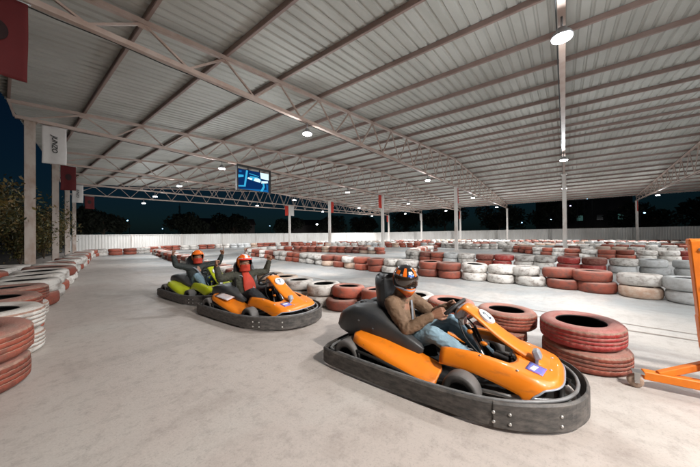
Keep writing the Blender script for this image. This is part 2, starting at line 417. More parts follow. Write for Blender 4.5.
for i in range(1,6): column(vleft(BAY*i), BAY*i, .235, 'column_st_dim')
for i in range(-1,5): column(VM, BAY*i, .21); column(VF, BAY*i, .22)

# ------------------------------------------------------------------ lamps
def make_lamp():
    t = empty('high_bay_lamp')
    m = MB(); m.lathe([(.02,.13),(.07,.13),(.08,.09),(.13,.05),(.155,.01),(.155,-.02),(.13,-.025),(.13,-.015),(0.001,-.015)], 32); m.sweep([(0,0,.1),(0,0,.33)], .018, 8)
    m.build('housing', M['housing'], t)
    m = MB(); m.lathe([(.150,-.024),(.14,-.05),(.10,-.062),(.06,-.064),(.045,-.05)], 32); m.build('lens', M['lamp'], t)
    m = MB(); m.lathe([(.044,-.03),(.04,-.066),(.001,-.07)], 20); m.build('sensor_cap', M['housing'], t)
    ld = bpy.data.lights.new('lamp_light', 'SPOT'); ld.energy = LAMP_W; ld.spot_size = R(178); ld.spot_blend = .08; ld.shadow_soft_size = .22; ld.color = (.97,.98,1.0)
    lo = bpy.data.objects.new('lamp_light', ld); COL.objects.link(lo); lo.parent = t; lo.location = (0,0,-.09)
    pd = bpy.data.lights.new('lens_spill', 'POINT'); pd.energy = LAMP_W*.15; pd.shadow_soft_size = .12; pd.color = (.9,.96,1.0)
    po = bpy.data.objects.new('lens_spill', pd); COL.objects.link(po); po.parent = t; po.location = (0,0,-.21)
    return t
LAMP_W = 960
proto = make_lamp(); first = True
TN = {-1:'truss at the right edge', 0:'truss straight overhead', 1:'truss behind the overhead one', 2:'truss carrying the video screen', 3:'truss behind the screen truss', 4:'truss next to the back gable', 5:'back gable truss'}
TN[-2] = 'roof behind the camera, added unseen fill'
PN = ['first','second','third','fourth','fifth']
LV = {-2:(1.4,6.2,16.3), -1:(1.7,6.2,16.3,25.1,36.5), 0:(5.92,15.9,26.0,37.5), 1:(6.2,16.24,26.8,38.0), 2:(6.7,16.6,27.1,38.9), 3:(7.2,16.9,27.1,39.5), 4:(7.8,17.3,27.6,40.0), 5:(8.6,)}  # rearmost row and the nearest right-edge lamp are added, out of view
for i, vs in LV.items():
    for k, v in enumerate(vs):
        l = proto if first else copy_tree(proto); first = False
        u = BAY*i if i < 5 else 33.0 - .125*(v-3.8)
        l.location = (v, u, 4.62)
        if v > 36:
            lo = [c for c in l.children if c.type == 'LIGHT' and c.data.type == 'SPOT'][0]; lo.data = lo.data.copy(); lo.data.energy = LAMP_W*6.5
        if i < 0 and v < 2:  # added lamps, aimed and boosted to brighten the near kart sides
            lo = [c for c in l.children if c.type == 'LIGHT' and c.data.type == 'SPOT'][0]
            lo.data = lo.data.copy(); lo.data.energy = LAMP_W*1.5; lo.data.spot_size = R(118); lo.data.spot_blend = .6; lo.rotation_euler = (R(38),0,R(-14))
        tag(l, f'{PN[k]} round lamp from the pit lane under the {TN[i]}', 'lamp', 'high-bay lamps under the canopy')

fl = empty('added_floodlight', (1.2,-3.3,4.75)); tag(fl, 'added warm floodlight, unseen behind the camera, lighting the near kart sides', 'floodlight')  # added fill, out of view; brightens near kart sides and front floor
m = MB(); m.box((0,0,.09),(.34,.24,.07),0,None,.01); m.sweep([(0,0,.12),(0,0,.7)], .02, 8); m.build('housing', M['housing'], fl)
m = MB(); m.box((0,0,.05),(.30,.20,.01)); m.build('lens', emis('added_flood_glow',(1,.9,.78),30), fl)
ld = bpy.data.lights.new('added_flood_light','SPOT'); ld.energy = 2500; ld.spot_size = R(112); ld.spot_blend = .9; ld.shadow_soft_size = .2; ld.color = (1.0,.95,.90)
lo = bpy.data.objects.new('added_flood_light', ld); COL.objects.link(lo); lo.parent = fl; lo.rotation_euler = Vector((1.5,5.6,-4.75)).to_track_quat('-Z','Y').to_euler()
# ------------------------------------------------------------------ fences
def fence(a, b, h0, h1, label, side):
    a = Vector(a); b = Vector(b); L = (b-a).length; d = (b-a)/L; n = Vector((-d.y,d.x))*side
    t = empty('corrugated_fence', (a.x,a.y,0)); tag(t, label, 'fence', None)
    m = MB(); s = 0; prof = []
    while s < L: prof += [(s,0),(s+.12,0),(s+.145,.03),(s+.195,.03),(s+.22,0)]; s += .22
    row0 = []; row1 = []
    for (s, o) in prof:
        p = d*s + n*o; z = h0 + (h1-h0)*s/L
        row0.append(Vector((p.x,p.y,0))); row1.append(Vector((p.x,p.y,z)))
    m.grid([row0,row1], 0, False); m.build('panel', M['fence'], t)
    c = MB(); c.bar((0,0,h0+.01),(d.x*L,d.y*L,h1+.01),.09,.05); c.build('cap_rail', M['fence'], t)
    s = 0
    while s <= L:
        q = MB(); p = d*s - n*.06; z = h0+(h1-h0)*s/L; q.box((p.x,p.y,z/2),(.07,.07,z)); q.build('post', M['column'], t); s += 4.4
fence((3.6,34.2),(48,28.9+1.5),1.5,1.72,'pale corrugated metal fence along the back, behind the gable truss', 1)
fence((48,31.5),(48,-16),1.76,1.88,'pale corrugated metal fence along the far right side of the track', -1)

# ------------------------------------------------------------------ tyres
def tyre_mesh(detail):
    m = MB(); P = []; K = []
    def a(r, z, k=0): P.append((r,z)); K.append(k)
    # unit tyre: outer radius 1, height 1 (scaled per object); one closed section
    a(.60,.10,0); a(.66,.035); a(.78,.0); a(.90,.03); a(.965,.12)
    if detail:
        z = .18
        for g in range(4):
            a(.99+.012*math.sin(math.pi*(z-.1)/.8), z, 0); z2 = z+.138
            a(.992+.012*math.sin(math.pi*(z2-.1)/.8), z2, 2)
            if g < 3: a(.984, z2+.008, 2); a(.984, z2+.018, 2)
            z = z2+.026
    else: a(1.0,.3); a(1.0,.7)
    a(.965,.88); a(.90,.97); a(.78,1.0); a(.66,.965); a(.60,.90,1); a(.585,.86,1); a(.62,.82,1); a(.84,.76,1); a(.88,.5,1); a(.84,.24,1); a(.62,.18,1); a(.585,.14,0)
    m.lathe(P, 168 if detail else 36, mats=K, closed=True)
    if detail:
        ns = 168
        for i_, (r_, z_) in enumerate(P):
            if r_ > .985 and (z_ < .36 or z_ > .64):
                for k_ in range(ns):
                    if k_ % 4 == 0:
                        x_, y_, zz = m.v[i_*ns+k_]; m.v[i_*ns+k_] = (x_*.982, y_*.982, zz)
    o = m.build('tyre', [M['t_white'], M['t_inner'], M['t_groove']]); me = o.data; bpy.data.objects.remove(o)
    return me
TYN = tyre_mesh(True); TYF = tyre_mesh(False)
CN = {'W':('t_white','whitewashed'),'R':('t_red','faded red'),'B':('t_bright','bright red'),'D':('t_dark','dark red'),'G':('t_blue','grey-white'),'M':('t_dusty','dusty beige')}
# rows: (where, from, path, spacing, radius, height, colours)
def pal(n, seed, w='WWWWWRRRRMDG'):
    r = random.Random(seed); out = []; 
    while len(out) < n:
        c = r.choice(w)
        for _ in range(r.choice((1,1,2,2,3))): out.append(c)
    return out[:n]
ROWS = [
 ('barrier right behind the karts', 'the right edge', [(3.52,-.13),(3.57,.25)], .74, .345, .205, ['BR','RR'], 1),
 ('barrier right behind the karts', None, [(3.62,.60),(3.72,1.35),(3.75,2.3),(3.7,3.2),(3.75,4.2),(4.0,7),(4.55,10.5),(5.3,13.4),(6.2,19),(7.3,24.6)], .60, .30, .19, ['RR','RW','WM','RR','RR','WW','WW','MM','MR','RM','WW','RR','WW','RR','MW','RR','RR','WW','WR','RR','WW','RR','RW','WW','RR','WW','RR','RR','WW','RR','WW','WW','RR','RR','WW','RR','WW','RR','WW','WW','RR','WW','RR'], 2),
 ('barrier across the first lane', 'the right', [(7.5,-1.75),(7.7,-1.05),(8.0,.1),(8.05,2.6),(8.05,4.9),(8.4,7.2),(8.9,10),(9.5,13.5),(10.3,16.6),(11.5,18.2),(13.2,17.6),(14.6,15.6),(15.4,12),(15.5,9.4)], .635, .325, .225, ['GG','WM','RR','RR','WW','WW','WW','RR','RR','WW','WW','RR','RR','WM','RR','RM','WW','WW','WW','RR','RR','WW','WW','RR','RR','WW','RR','RR','WW','WW','RR','MM','WW'], 1),
 ('second barrier across the lanes', 'the right', [(11.95,-3.4),(12.0,-.4),(12.05,2.2),(12.25,4.6),(13.0,6.1),(14.8,6.8),(17,7.4),(20.5,7.9)], .66, .33, .225, ['WW','GG','GG','WG','DB','BB','WW','WW','BB','DR','WW','GG','RR','DR','WW','WW','RR','WW','WW','RR','RR'], 1),
 ('short third barrier at right', 'the right', [(18.4,-5.6),(18.0,-3),(18.0,-1.2),(18.8,.2),(20.3,1.6),(22.6,3.4)], .68, .33, .225, ['RR','WW','BB','WW','WW','RR','RR','WW','RR','WW','RR'], 1),
 ('long fourth barrier before far columns', 'the right', [(25.4,-8.6),(26.1,-3),(27.2,1),(25.4,4.6),(24.8,6.6),(26.4,10),(24,15),(21,20)], .70, .33, .225, None, 1),
 ('barrier just behind the short third one', 'the right', [(21.8,-7.2),(21.6,-3.5),(22.3,.2),(24.0,2.4),(26.5,3)], .68, .33, .225, None, 1),
 ('barrier between far columns and fence', 'the right', [(40,-12),(39.6,-4),(38.8,4),(37.5,11),(31,20)], .74, .33, .225, None, 1),
 ('barrier just before the far columns', 'the right', [(30.5,-9.5),(30.0,-4),(30.4,1),(29.2,6),(29.5,9.5)], .72, .33, .225, None, 1),
 ('far barrier near side fence', 'the right', [(36.5,-11.5),(34.6,-5),(33.2,3),(32.2,8),(28.5,14.6),(25,21),(20,24)], .72, .33, .225, None, 1),
 ('outermost barrier along side fence', 'the right', [(44.5,-13),(44,0),(43,14),(36,22),(28,25)], .74, .33, .225, None, 1),
 ('left edge barrier', 'the camera', [(-.27,3.82),(-.13,5.1),(-.10,6.25),(.13,7.15),(.37,8.4),(.6,9.75),(1.05,12.2)], .99, .47, .255, ['RR','WW','RR','RW','WR','WW','WR','RW','WW'], 1),
 ('left edge barrier', None, [(1.2,13.1),(1.9,16.4),(2.6,20.2),(3.2,23.4),(4.1,25.3),(6.2,25.4),(7.9,27.6),(9.8,29.4),(13,29.2),(20,28.6),(30,27.4)], .80, .39, .23, ['RR','WW','WW','RR','WW','WW','RR','WW','WW','RR','WW','RR','WW','WW','RW','RR','WW','RR','RR','WW','WW','RR','RR','WW','RR','RR','RR','WW','WW','RR','RR','WW'], 10),
 ('outer line left of that barrier', 'the camera', [(-1.35,4.6),(-1.15,6.0),(-.75,8.2),(-.4,10.2),(.2,12.8)], .98, .47, .25, ['WR','RW','WR','WW','RW','WR','RW','WW','WW','RW'], 1),
]
camF = Vector((math.sin(.9051), math.cos(.9051), 0))
tyres = []
for (where, frm, path, sp, rad, hh, cols, start) in ROWS:
    c = catmull([(x,y,0) for x, y in path], 12); d = [0]
    for p, q in zip(c, c[1:]): d.append(d[-1] + (q-p).length)
    n = int(d[-1]/sp + 1e-3) + 1
    if frm is None: frm = last
    last = frm
    tops = pal(n, hash(where) % 97 if False else len(where)*7+n); bots = pal(n, len(where)*11+n)
    for k in range(n):
        s = k*sp; j = max(i for i in range(len(d)) if d[i] <= s+1e-6); j = min(j, len(c)-2)
        t = (s-d[j])/max(d[j+1]-d[j],1e-6); p = c[j].lerp(c[j+1], t)
        if cols and k < len(cols): top, bot = cols[k][0], cols[k][1]
        else:
            top = tops[k]; bot = top if random.random() < .75 else bots[k]
        for lv, cc in ((0,bot),(1,top)):
            r = rad*random.uniform(.95,1.05); h = hh*random.uniform(.97,1.03)
            jit = (.012 if lv == 0 else .018) if rad in (.345,.47) else (.03 if lv == 0 else .05)
            tyres.append(dict(p=(p.x+random.gauss(0,jit), p.y+random.gauss(0,jit), lv*hh*1.0), r=r, h=h, c=cc, lv=lv, where=where, frm=frm, k=start+k, tilt=random.gauss(0,.022)))
def inview(t):
    x = Vector(t['p']); dd = x.dot(camF); sd = x.x*camF.y - x.y*camF.x
    return dd > .3 and abs(sd) < dd*1.33 + t['r']*2.2
tyres = [t for t in tyres if inview(t)]
for t in tyres: t['dep'] = Vector(t['p']).dot(camF); t['size'] = t['r']/t['dep']
tyres.sort(key=lambda t: -t['size'])
NT = 298
for n, t in enumerate(tyres[:NT]):
    o = bpy.data.objects.new('tyre', TYN if t['dep'] < 4.3 else TYF); COL.objects.link(o)
    o.location = t['p']; o.scale = (t['r'],t['r'],t['h']); o.rotation_euler = (t['tilt'],random.gauss(0,.022),random.uniform(0,6.28))
    o.material_slots[0].link = 'OBJECT'; o.material_slots[0].material = M[CN[t['c']][0]]
    lvl = 'upper' if t['lv'] else 'lower'
    tag(o, f"{CN[t['c']][1]} {lvl} tyre, {ordinal(t['k'])} stack from {t['frm']}, {t['where']}", 'tyre', 'painted tyres of the track barriers')
# the far rest, past 300 of a kind, as one mass
keys = list(CN); m = MB()
for t in tyres[NT:]:
    x, y, z = t['p']; r, h = t['r'], t['h']
    m.lathe([(.6*r,.06*h),(.8*r,0),(.96*r,.1*h),(r,.3*h),(r,.7*h),(.96*r,.9*h),(.8*r,h),(.6*r,.94*h),(.6*r,.3*h)], 20, (x,y,z), mats=[keys.index(t['c'])]*7+[6])
if tyres[NT:]:
    tag(m.build('tyre_mass', [M[CN[k][0]] for k in keys]+[M['t_inner']]), 'the smallest far red and white tyre stacks along the fences', 'tyres', None, 'stuff')
print('TYRES', len(tyres))

# ------------------------------------------------------------------ karts
PLAN = [(-.985,0),(-.985,-.40),(-.955,-.53),(-.86,-.60),(-.3,-.625),(.34,-.62),(.60,-.575),(.80,-.47),(.95,-.33),(1.03,-.16),(1.05,0)]
half = catmull([(x,y,0) for x, y in PLAN], 5)
OUT = half + [Vector((p.x,-p.y,0)) for p in half[-2:0:-1]]
def band(mb, i0, i1, z0, z1_, off, th, mat_=0):
    N = len(OUT); rows = [[],[],[],[],[],[]]
    idx = [i % N for i in range(i0, i1+1)]
    for i in idx:
        t = (OUT[(i+1) % N]-OUT[i-1]).normalized(); n = Vector((t.y,-t.x,0))
        p = OUT[i] + n*off; q = OUT[i] + n*(off-th)
        b = .012; q_ = min(1,max(0,(p.x-.1)/.8)); z1 = z1_ + .03*q_*q_*(3-2*q_)
        for r, (w, z) in zip(rows, ((p-n*b,z0),(p,z0+b),(p,z1-b),(p-n*b,z1),(q,z1),(q,z0))): r.append(Vector((w.x,w.y,z)))
    mb.grid(rows, mat_, False)
    for e in (0,-1): mb.add([r[e] for r in rows], [list(range(6))], mat_)
    mb.add([rows[5][k] for k in range(len(idx))]+[rows[0][k] for k in range(len(idx))], [[k,k+1,len(idx)+k+1,len(idx)+k] for k in range(len(idx)-1)], mat_)
def wheel(t, x, y, r, w):
    m = MB(); h = w/2
    m.lathe([(r*.55,-h*.8),(r*.8,-h),(r*.94,-h*.92),(r,-h*.7),(r*1.01,0),(r,h*.7),(r*.94,h*.92),(r*.8,h),(r*.55,h*.8)], 36, (x,y,r), axis='y'); wo = m.build('wheel', M['k_tyre'], t)
    m = MB(); m.lathe([(r*.56,-h*.85),(r*.50,-h*.8),(r*.46,-h*.3),(.02,-h*.25),(.001,-h*.25)], 24, (x,y,r), axis='y'); m.lathe([(r*.56,h*.85),(r*.50,h*.8),(r*.46,h*.3),(.02,h*.25),(.001,h*.25)], 24, (x,y,r), axis='y')
    m.lathe([(r*.56,-h*.85),(r*.56,h*.85)], 24, (x,y,r), axis='y'); m.build('rim', M['blackmat'], wo)
def text_mesh(txt, size, mat_, name, parent, mw, shear=0.0, extrude=.0008):
    c = bpy.data.curves.new('txt','FONT'); c.body = txt; c.size = size; c.align_x = 'CENTER'; c.align_y = 'CENTER'; c.extrude = extrude; c.shear = shear; c.offset = size*.02
    o = bpy.data.objects.new('txt', c); COL.objects.link(o)
    dg = bpy.context.evaluated_depsgraph_get(); me = bpy.data.meshes.new_from_object(o.evaluated_get(dg)); bpy.data.objects.remove(o)
    me.materials.clear(); me.materials.append(mat_); me.transform(mw)
    r = bpy.data.objects.new(name, me); COL.objects.link(r); r.parent = parent; return r
def make_kart(loc, rz, body, number, label, cover=1):
    t = empty('go_kart', loc, rz); tag(t, label, 'go-kart', 'rental go-karts in the pit lane')
    N = len(OUT); nh = len(half)
    # bumper panels, each wraps part of the outline
    i1 = 21; i2 = 30; i3 = N-i2; i4 = N-i1
    for nm, a, b, off in (('side_bumper',10,31,0),('front_bumper',29,N-29,.006),('side_bumper',N-31,N-10,0),('rear_bumper',N-12,N+12,.006)):
        m = MB(); band(m, a, b, .018, .165, off, .018)
        m.build(nm, M['skirt'], t)
    m = MB(); m.sweep([Vector((p.x*.945,p.y*.915,.150+.03*min(1,max(0,(p.x-.1)/.8)))) for p in OUT], .012, 8, closed=True); m.sweep([Vector((p.x*.95,p.y*.925,.075)) for p in OUT], .013, 8, closed=True)
    for s in (-1,1):
        for x in (-.5,.1): m.bar((x,s*.57,.09),(x,s*.36,.08),.025,.025)
    m.build('bumper_rail', M['rim_edge'], t)
    for i in (13,29,31,38,N-13,N-29,N-31,N-38,4,N-4):
        q = OUT[i % N]; tt = (OUT[(i+1) % N]-OUT[i-1]).normalized(); nn = Vector((tt.y,-tt.x,0)); rot = nn.to_track_quat('Z','Y').to_matrix()
        for z in (.062,.122):
            m = MB(); prof = [(.0105,0),(.0105,.003),(.008,.006),(.001,.007)]; c = q + nn*.006
            vs = []; n = 10
            for (r_, h_) in prof:
                for k in range(n): a = 2*math.pi*k/n; vs.append(c + Vector((0,0,z)) + rot @ Vector((r_*math.cos(a), r_*math.sin(a), h_)))
            m.add(vs, [[i_*n+k,i_*n+(k+1) % n,(i_+1)*n+(k+1) % n,(i_+1)*n+k] for i_ in range(3) for k in range(n)], 0, True)
            m.build('bolt', M['bolt'], t)
    # floor and frame
    m = MB(); fl = [(-.9,-.40),(-.5,-.42),(.2,-.40),(.62,-.30),(.9,-.18),(.9,.18),(.62,.30),(.2,.40),(-.5,.42),(-.9,.40)]
    m.add([(x,y,.055) for x,y in fl]+[(x,y,.063) for x,y in fl], [list(range(10))[::-1], list(range(10,20))] + [[k,(k+1)%10,10+(k+1)%10,10+k] for k in range(10)]); m.build('floor_pan', M['blackmat'], t)
    m = MB()
    for s in (-1,1):
        m.sweep(catmull([(-.95,s*.36,.10),(-.5,s*.40,.09),(.2,s*.37,.085),(.65,s*.27,.09),(.93,s*.16,.10)],5), .017, 8)
        m.sweep(catmull([(-.70,s*.42,.10),(-.6,s*.53,.2),(-.3,s*.55,.19),(.1,s*.54,.12),(.2,s*.42,.09)],5), .013, 8)
        m.sweep([(.33,s*.46,.13),(.36,s*.20,.11),(.40,s*.04,.12)], .012, 8)          # tie rods
        m.sweep([(.45,s*.06,.09),(.30,s*.03,.45)], .012, 8)                          # column stays
        m.sweep([(.78,s*.12,.09),(.60,s*.10,.30)], .010, 8)
        m.sweep([(.58,s*.17,.07),(.56,s*.17,.20),(.56,s*.10,.21)], .009, 8)           # pedals
        m.box((.555,s*.14,.21),(.015,.09,.05))
    m.sweep([(-.68,-.5,.135),(-.68,.5,.135)], .022, 10); m.sweep([(.9,-.16,.10),(.9,.16,.10)], .017, 8); m.sweep([(.05,-.38,.085),(.05,.38,.085)], .015, 8)
    m.build('frame', M['steel'] if False else M['blackmat'], t)
    m = MB()
    m.sweep([(.50,.10,.10),(.34,.09,.30),(.24,.06,.44)], .011, 8); m.sweep([(.52,-.12,.10),(.40,-.10,.26),(.30,-.05,.40)], .010, 8)
    m2 = MB(); m2.sweep(catmull([(.20,-.09,.52),(.27,-.15,.40),(.40,-.17,.28),(.55,-.2,.18)],5), .007, 6); m2.build('hose', M['blackmat'], t)
    m2 = MB(); m2.sweep(catmull([(.20,.07,.52),(.30,.13,.38),(.2,.22,.25)],5), .007, 6); m2.build('hose', M['blackmat'], t)
    m.sweep([(.95,-.17,.12),(.62,-.36,.13),(.40,-.40,.13)], .014, 8); m.sweep([(.95,.17,.12),(.62,.36,.13),(.40,.40,.13)], .014, 8)
    m.box((.30,-.40,.15),(.08,.09,.10),0,None,.01); m.box((.30,.40,.15),(.08,.09,.10),0,None,.01); m.box((.22,-.04,.50),(.05,.10,.06),0,None,.008)
    m.build('linkage', M['steel'], t)
    m = MB(); m.ell((.29,-.085,.43),(.025,.02,.02),10,8); m.build('coupling', body, t); m = MB(); m.ell((.40,-.10,.36),(.03,.018,.018),10,8); m.build('coupling', body, t)
    for s in (-1,1): wheel(t, .33, s*.47, .128, .13); wheel(t, -.68, s*.465, .138, .2)
    # steering
    c0 = Vector((.52,0,.16)); c1 = Vector((.12,0,.575)); ax = (c1-c0).normalized()
    m = MB(); m.sweep([c0,c1], .013, 8); m.build('steering_column', M['blackmat'], t)
    a1 = Vector((0,1,0)); a2 = ax.cross(a1)
    m = MB(); ring = []
    for k in range(36):
        a = 2*math.pi*k/36; rr = .145 if math.sin(a) > -.75 else .135
        ring.append(c1 + a1*math.cos(a)*rr + a2*math.sin(a)*rr)
    m.sweep(ring, .0155, 10, closed=True)
    for a in (0.2, math.pi-.2, -math.pi/2): m.bar(c1 - ax*.02, c1 + (a1*math.cos(a)+a2*math.sin(a))*.14, .03, .008, up=ax)
    m.ell(c1-ax*.01, (.04,.04,.02), 14, 8, 0, ax.to_track_quat('Z','Y').to_matrix()); m.build('steering_wheel', M['black'], t)
    # seat
    P = []
    prof = [(.02,.15,.17),(-.10,.135,.2),(-.24,.13,.2),(-.36,.15,.2),(-.47,.20,.2),(-.535,.30,.2),(-.56,.42,.2),(-.585,.55,.195),(-.605,.68,.185),(-.62,.77,.17),(-.628,.815,.145),(-.632,.84,.10),(-.636,.848,.05)]
    m = MB()
    for (x, z, w) in prof:
        row = []
        for k in range(13):
            a = (k-6)/6; lift = .16*abs(a)**3.5 if z < .5 else .05*abs(a)**3
            fx = x + (.13*abs(a)**3 if z > .28 else 0); row.append((fx, a*w, z + (lift if z < .45 else 0)))
        P.append(row)
    m.shell(P, .055, 0, Vector((-.85,0,-.5)).normalized()); m.build('seat', M['seat'], t)
    # engine cover: bulging black shell that wraps the seat from behind and along both sides
    m = MB()
    for s in (-1,1):
        secs = [(-.985,-.20,.38,.02,.05),(-.965,-.20,.38,.10,.09),(-.90,-.205,.385,.135,.13),(-.80,-.21,.39,.155,.155),(-.66,-.215,.385,.16,.165),(-.52,-.235,.36,.135,.16),(-.36,-.265,.325,.085,.13),(-.2,-.285,.29,.06,.09),(-.06,-.29,.265,.04,.045),(-.03,-.29,.262,.01,.012)]
        rows = []
        for (x, y, z, ry, rz_) in secs:
            row = []
            for k in range(24):
                a = 2*math.pi*k/24; ca, sa = math.cos(a), math.sin(a); e = .56
                row.append((x + .05*sa*(1 if x < -.5 else 0), s*y + ry*math.copysign(abs(ca)**e, ca), z + rz_*math.copysign(abs(sa)**e, sa)))
            rows.append([(x_, y_, .26+(z_-.26)*cover) for x_, y_, z_ in row])
        m.grid(rows, 0, True, closed=True)
    m.box((-.82,0,.26+.115*cover),(.26,.30,.27*cover),0,None,.05)
    if cover == 1:
        m.sweep(catmull([(-.93,-.27,.455),(-.8,-.345,.46),(-.62,-.36,.455),(-.45,-.345,.40),(-.25,-.325,.33)],5), .008, 6); m.lathe([(.035,.53),(.035,.56),(.028,.567),(.001,.567)],16,(-.78,-.12,-.015))
        for px_ in ((-.86,-.33,.44),(-.66,-.375,.42),(-.5,-.37,.37)): m.ell(px_,(.012,.012,.012),8,6)
    m.build('engine_cover', M['seat'], t)
    m = MB(); m.box((-.78,.0,.19),(.24,.5,.2),0,None,.02)
    for k in range(6): m.box((-.5+.03*k,-.46,.22-.012*k),(.008,.12,.10))
    m.sweep(catmull([(-.6,-.36,.2),(-.4,-.45,.17),(-.1,-.44,.14)],5), .03, 10); m.build('engine', M['blackmat'], t)
    # side pods
    for s in (-1,1):
        P = []
        for (x, yi, yo, zi, zo) in ((-.655,.40,.455,.325,.315),(-.63,.355,.50,.33,.31),(-.55,.32,.525,.325,.295),(-.40,.30,.535,.31,.262),(-.2,.295,.54,.275,.205),(-.02,.30,.535,.235,.155),(.09,.30,.535,.205,.125),(.13,.315,.52,.19,.118),(.145,.34,.50,.178,.12)):
            row = []
            for k in range(9):
                a = k/8; y = yi+(yo-yi)*a; z = zi+(zo-zi)*a + .008*math.sin(math.pi*a)
                if k == 8: z -= .03
                row.append((x, s*y, z))
            P.append(row)
        m = MB(); m.shell(P, .014); sp = m.build('side_pod', body, t)
        m = MB(); m.box((-.28,s*.36,.15),(.60,.05,.10),0,Matrix.Rotation(.16,3,'Y'),.015); m.build('pod_support', M['blackmat'], t)
    # nose fairing
    def xf(y): return .56 + .355*math.sqrt(max(0,1-(abs(y)/.40)**3.4))
    def xr(y):
        a = abs(y)
        if a < .085: return .60
        if a < .27: return .60 + .04*math.sin(math.pi*(a-.085)/.185)
        return .60 - .47*min(1,((a-.27)/.03))**.8
    ys = [ -.375+.75*i/48 for i in range(49)]; P = []
    for y in ys:
        row = []; a = abs(y)
        for k in range(15):
            q = k/14; x = xr(y) + (xf(y)-xr(y))*q
            dx = xf(y)-x
            z = .256 + .140*(1-math.exp(-dx*2.4)) + .05*math.exp(-(y/.11)**2)*min(1,dx*3.2)
            z -= 1.3*max(0,a-.325)
            z -= .03*max(0,.36-x)/.25 if x < .36 else 0
            if k == 14: z -= .03
            row.append((x, y, z))
        P.append(row)
    P[0] = [(p[0],p[1],p[2]-.03) for p in P[0]]; P[-1] = [(p[0],p[1],p[2]-.03) for p in P[-1]]
    m = MB(); m.shell(P, .012); nose = m.build('nose_fairing', body, t)
    m = MB(); m.sweep([Vector(r[-1])+Vector((.003,0,-.006)) for r in P], .007, 6); m.build('edge_trim', M['h_grey'], nose)
    # steering fairing (number panel)
    pan = catmull([(.20,0,.60),(.225,0,.632),(.265,0,.64),(.36,0,.585),(.50,0,.478),(.64,0,.395),(.76,0,.335),(.84,0,.29)],4)
    P = []
    for i, p in enumerate(pan):
        f = i/(len(pan)-1); w = .098 + .03*f; row = []
        for k in range(11):
            a = (k-5)/5; row.append((p.x - .012*a*a, a*w, p.z - .022*abs(a)**3))
        P.append(row)
    m = MB(); m.shell(P, .014); pn = m.build('front_panel', body, t)
    m = MB(); m.box((.205,0,.565),(.075,.17,.12),0,Matrix.Rotation(.35,3,'Y'),.02); m.build('dash_box', M['h_grey'], t)
    # number plate
    pc = Vector((.405,0,.5585)); nd = Vector((.105,0,.138)).normalized(); upv = Vector((-.138,0,.105)).normalized(); side = Vector((0,1,0))
    mw = Matrix.Translation(pc) @ Matrix((side, upv, nd)).transposed().to_4x4()
    m = MB(); vs = []; n = 28
    for z in (-.012,.006):
        for k in range(n): a = 2*math.pi*k/n; vs.append(mw @ Vector((.080*math.cos(a), .072*math.sin(a), z)))
    m.add(vs, [list(range(n))[::-1], list(range(n,2*n))]+[[k,(k+1)%n,n+(k+1)%n,n+k] for k in range(n)]); pl = m.build('number_plate', M['plate'], pn)
    text_mesh(number, .105, M['ink'], 'number', pl, mw @ Matrix.Translation((0,0,.0068)), 0, .0006)
    # transponder bracket on the nose
    m = MB(); m.box((.76,-.11,.372),(.05,.07,.07),0,Matrix.Rotation(-.4,3,'Y'),.012); m.box((.76,-.11,.33),(.02,.045,.06)); m.build('headlight', M['h_grey'], nose)
    # stickers on the fairing
    def nz(x, y):
        dx = xf(y)-x; a = abs(y)
        return .256+.140*(1-math.exp(-dx*2.4))+.05*math.exp(-(y/.11)**2)*min(1,dx*3.2)-1.3*max(0,a-.325)
    def decal(x0,x1,y0,y1,skew,m_,nm):
        P = [[(x0+(x1-x0)*i/5+skew*j/5, y0+(y1-y0)*j/5, nz(x0+(x1-x0)*i/5+skew*j/5, y0+(y1-y0)*j/5)+.004) for j in range(6)] for i in range(6)]
        mm = MB(); mm.shell(P,.002); return mm.build(nm, m_, nose)
    decal(.70,.80,-.255,-.14,.02,M['sticker_v'],'sticker'); d2 = decal(.722,.752,-.24,-.17,.02,M['plate'],'sticker')
    d2.data.transform(Matrix.Translation((0,0,.0025)))
    # small clips
    for (x, y) in ((.42,-.315),(.42,.315),(.84,-.12),(.84,.12),(.66,-.315),(.66,.315)):
        mm = MB(); mm.ell((x,y,nz(x,y)+.002),(.011,.011,.005),10,6); mm.build('clip', M['bolt'], nose)
    return t
K1 = make_kart((2.52,.93,0), R(-90), M['orange'], '2', 'orange go-kart with rider in brown jacket, nearest the camera and largest')
K2 = make_kart((2.60,3.84,0), R(-86.5), M['orange'], '7', 'orange go-kart numbered 7 with cheering rider, between the other two karts', .66)
K3 = make_kart((2.66,5.93,0), R(-88), M['lime'], '6', 'lime green go-kart numbered 6, rearmost of the three karts', .66)
for kt in (K2,):   # silver flash on the near pod
    P = [[(-.56+.36*i/5, -(.37+.12*j/4), .338-.03*i/5-.032*j/4+.012) for j in range(5)] for i in range(6)]
    mm = MB(); mm.shell(P,.003); mm.build('sticker', M['silver'], [c for c in kt.children if c.name.startswith('side_pod')][0])

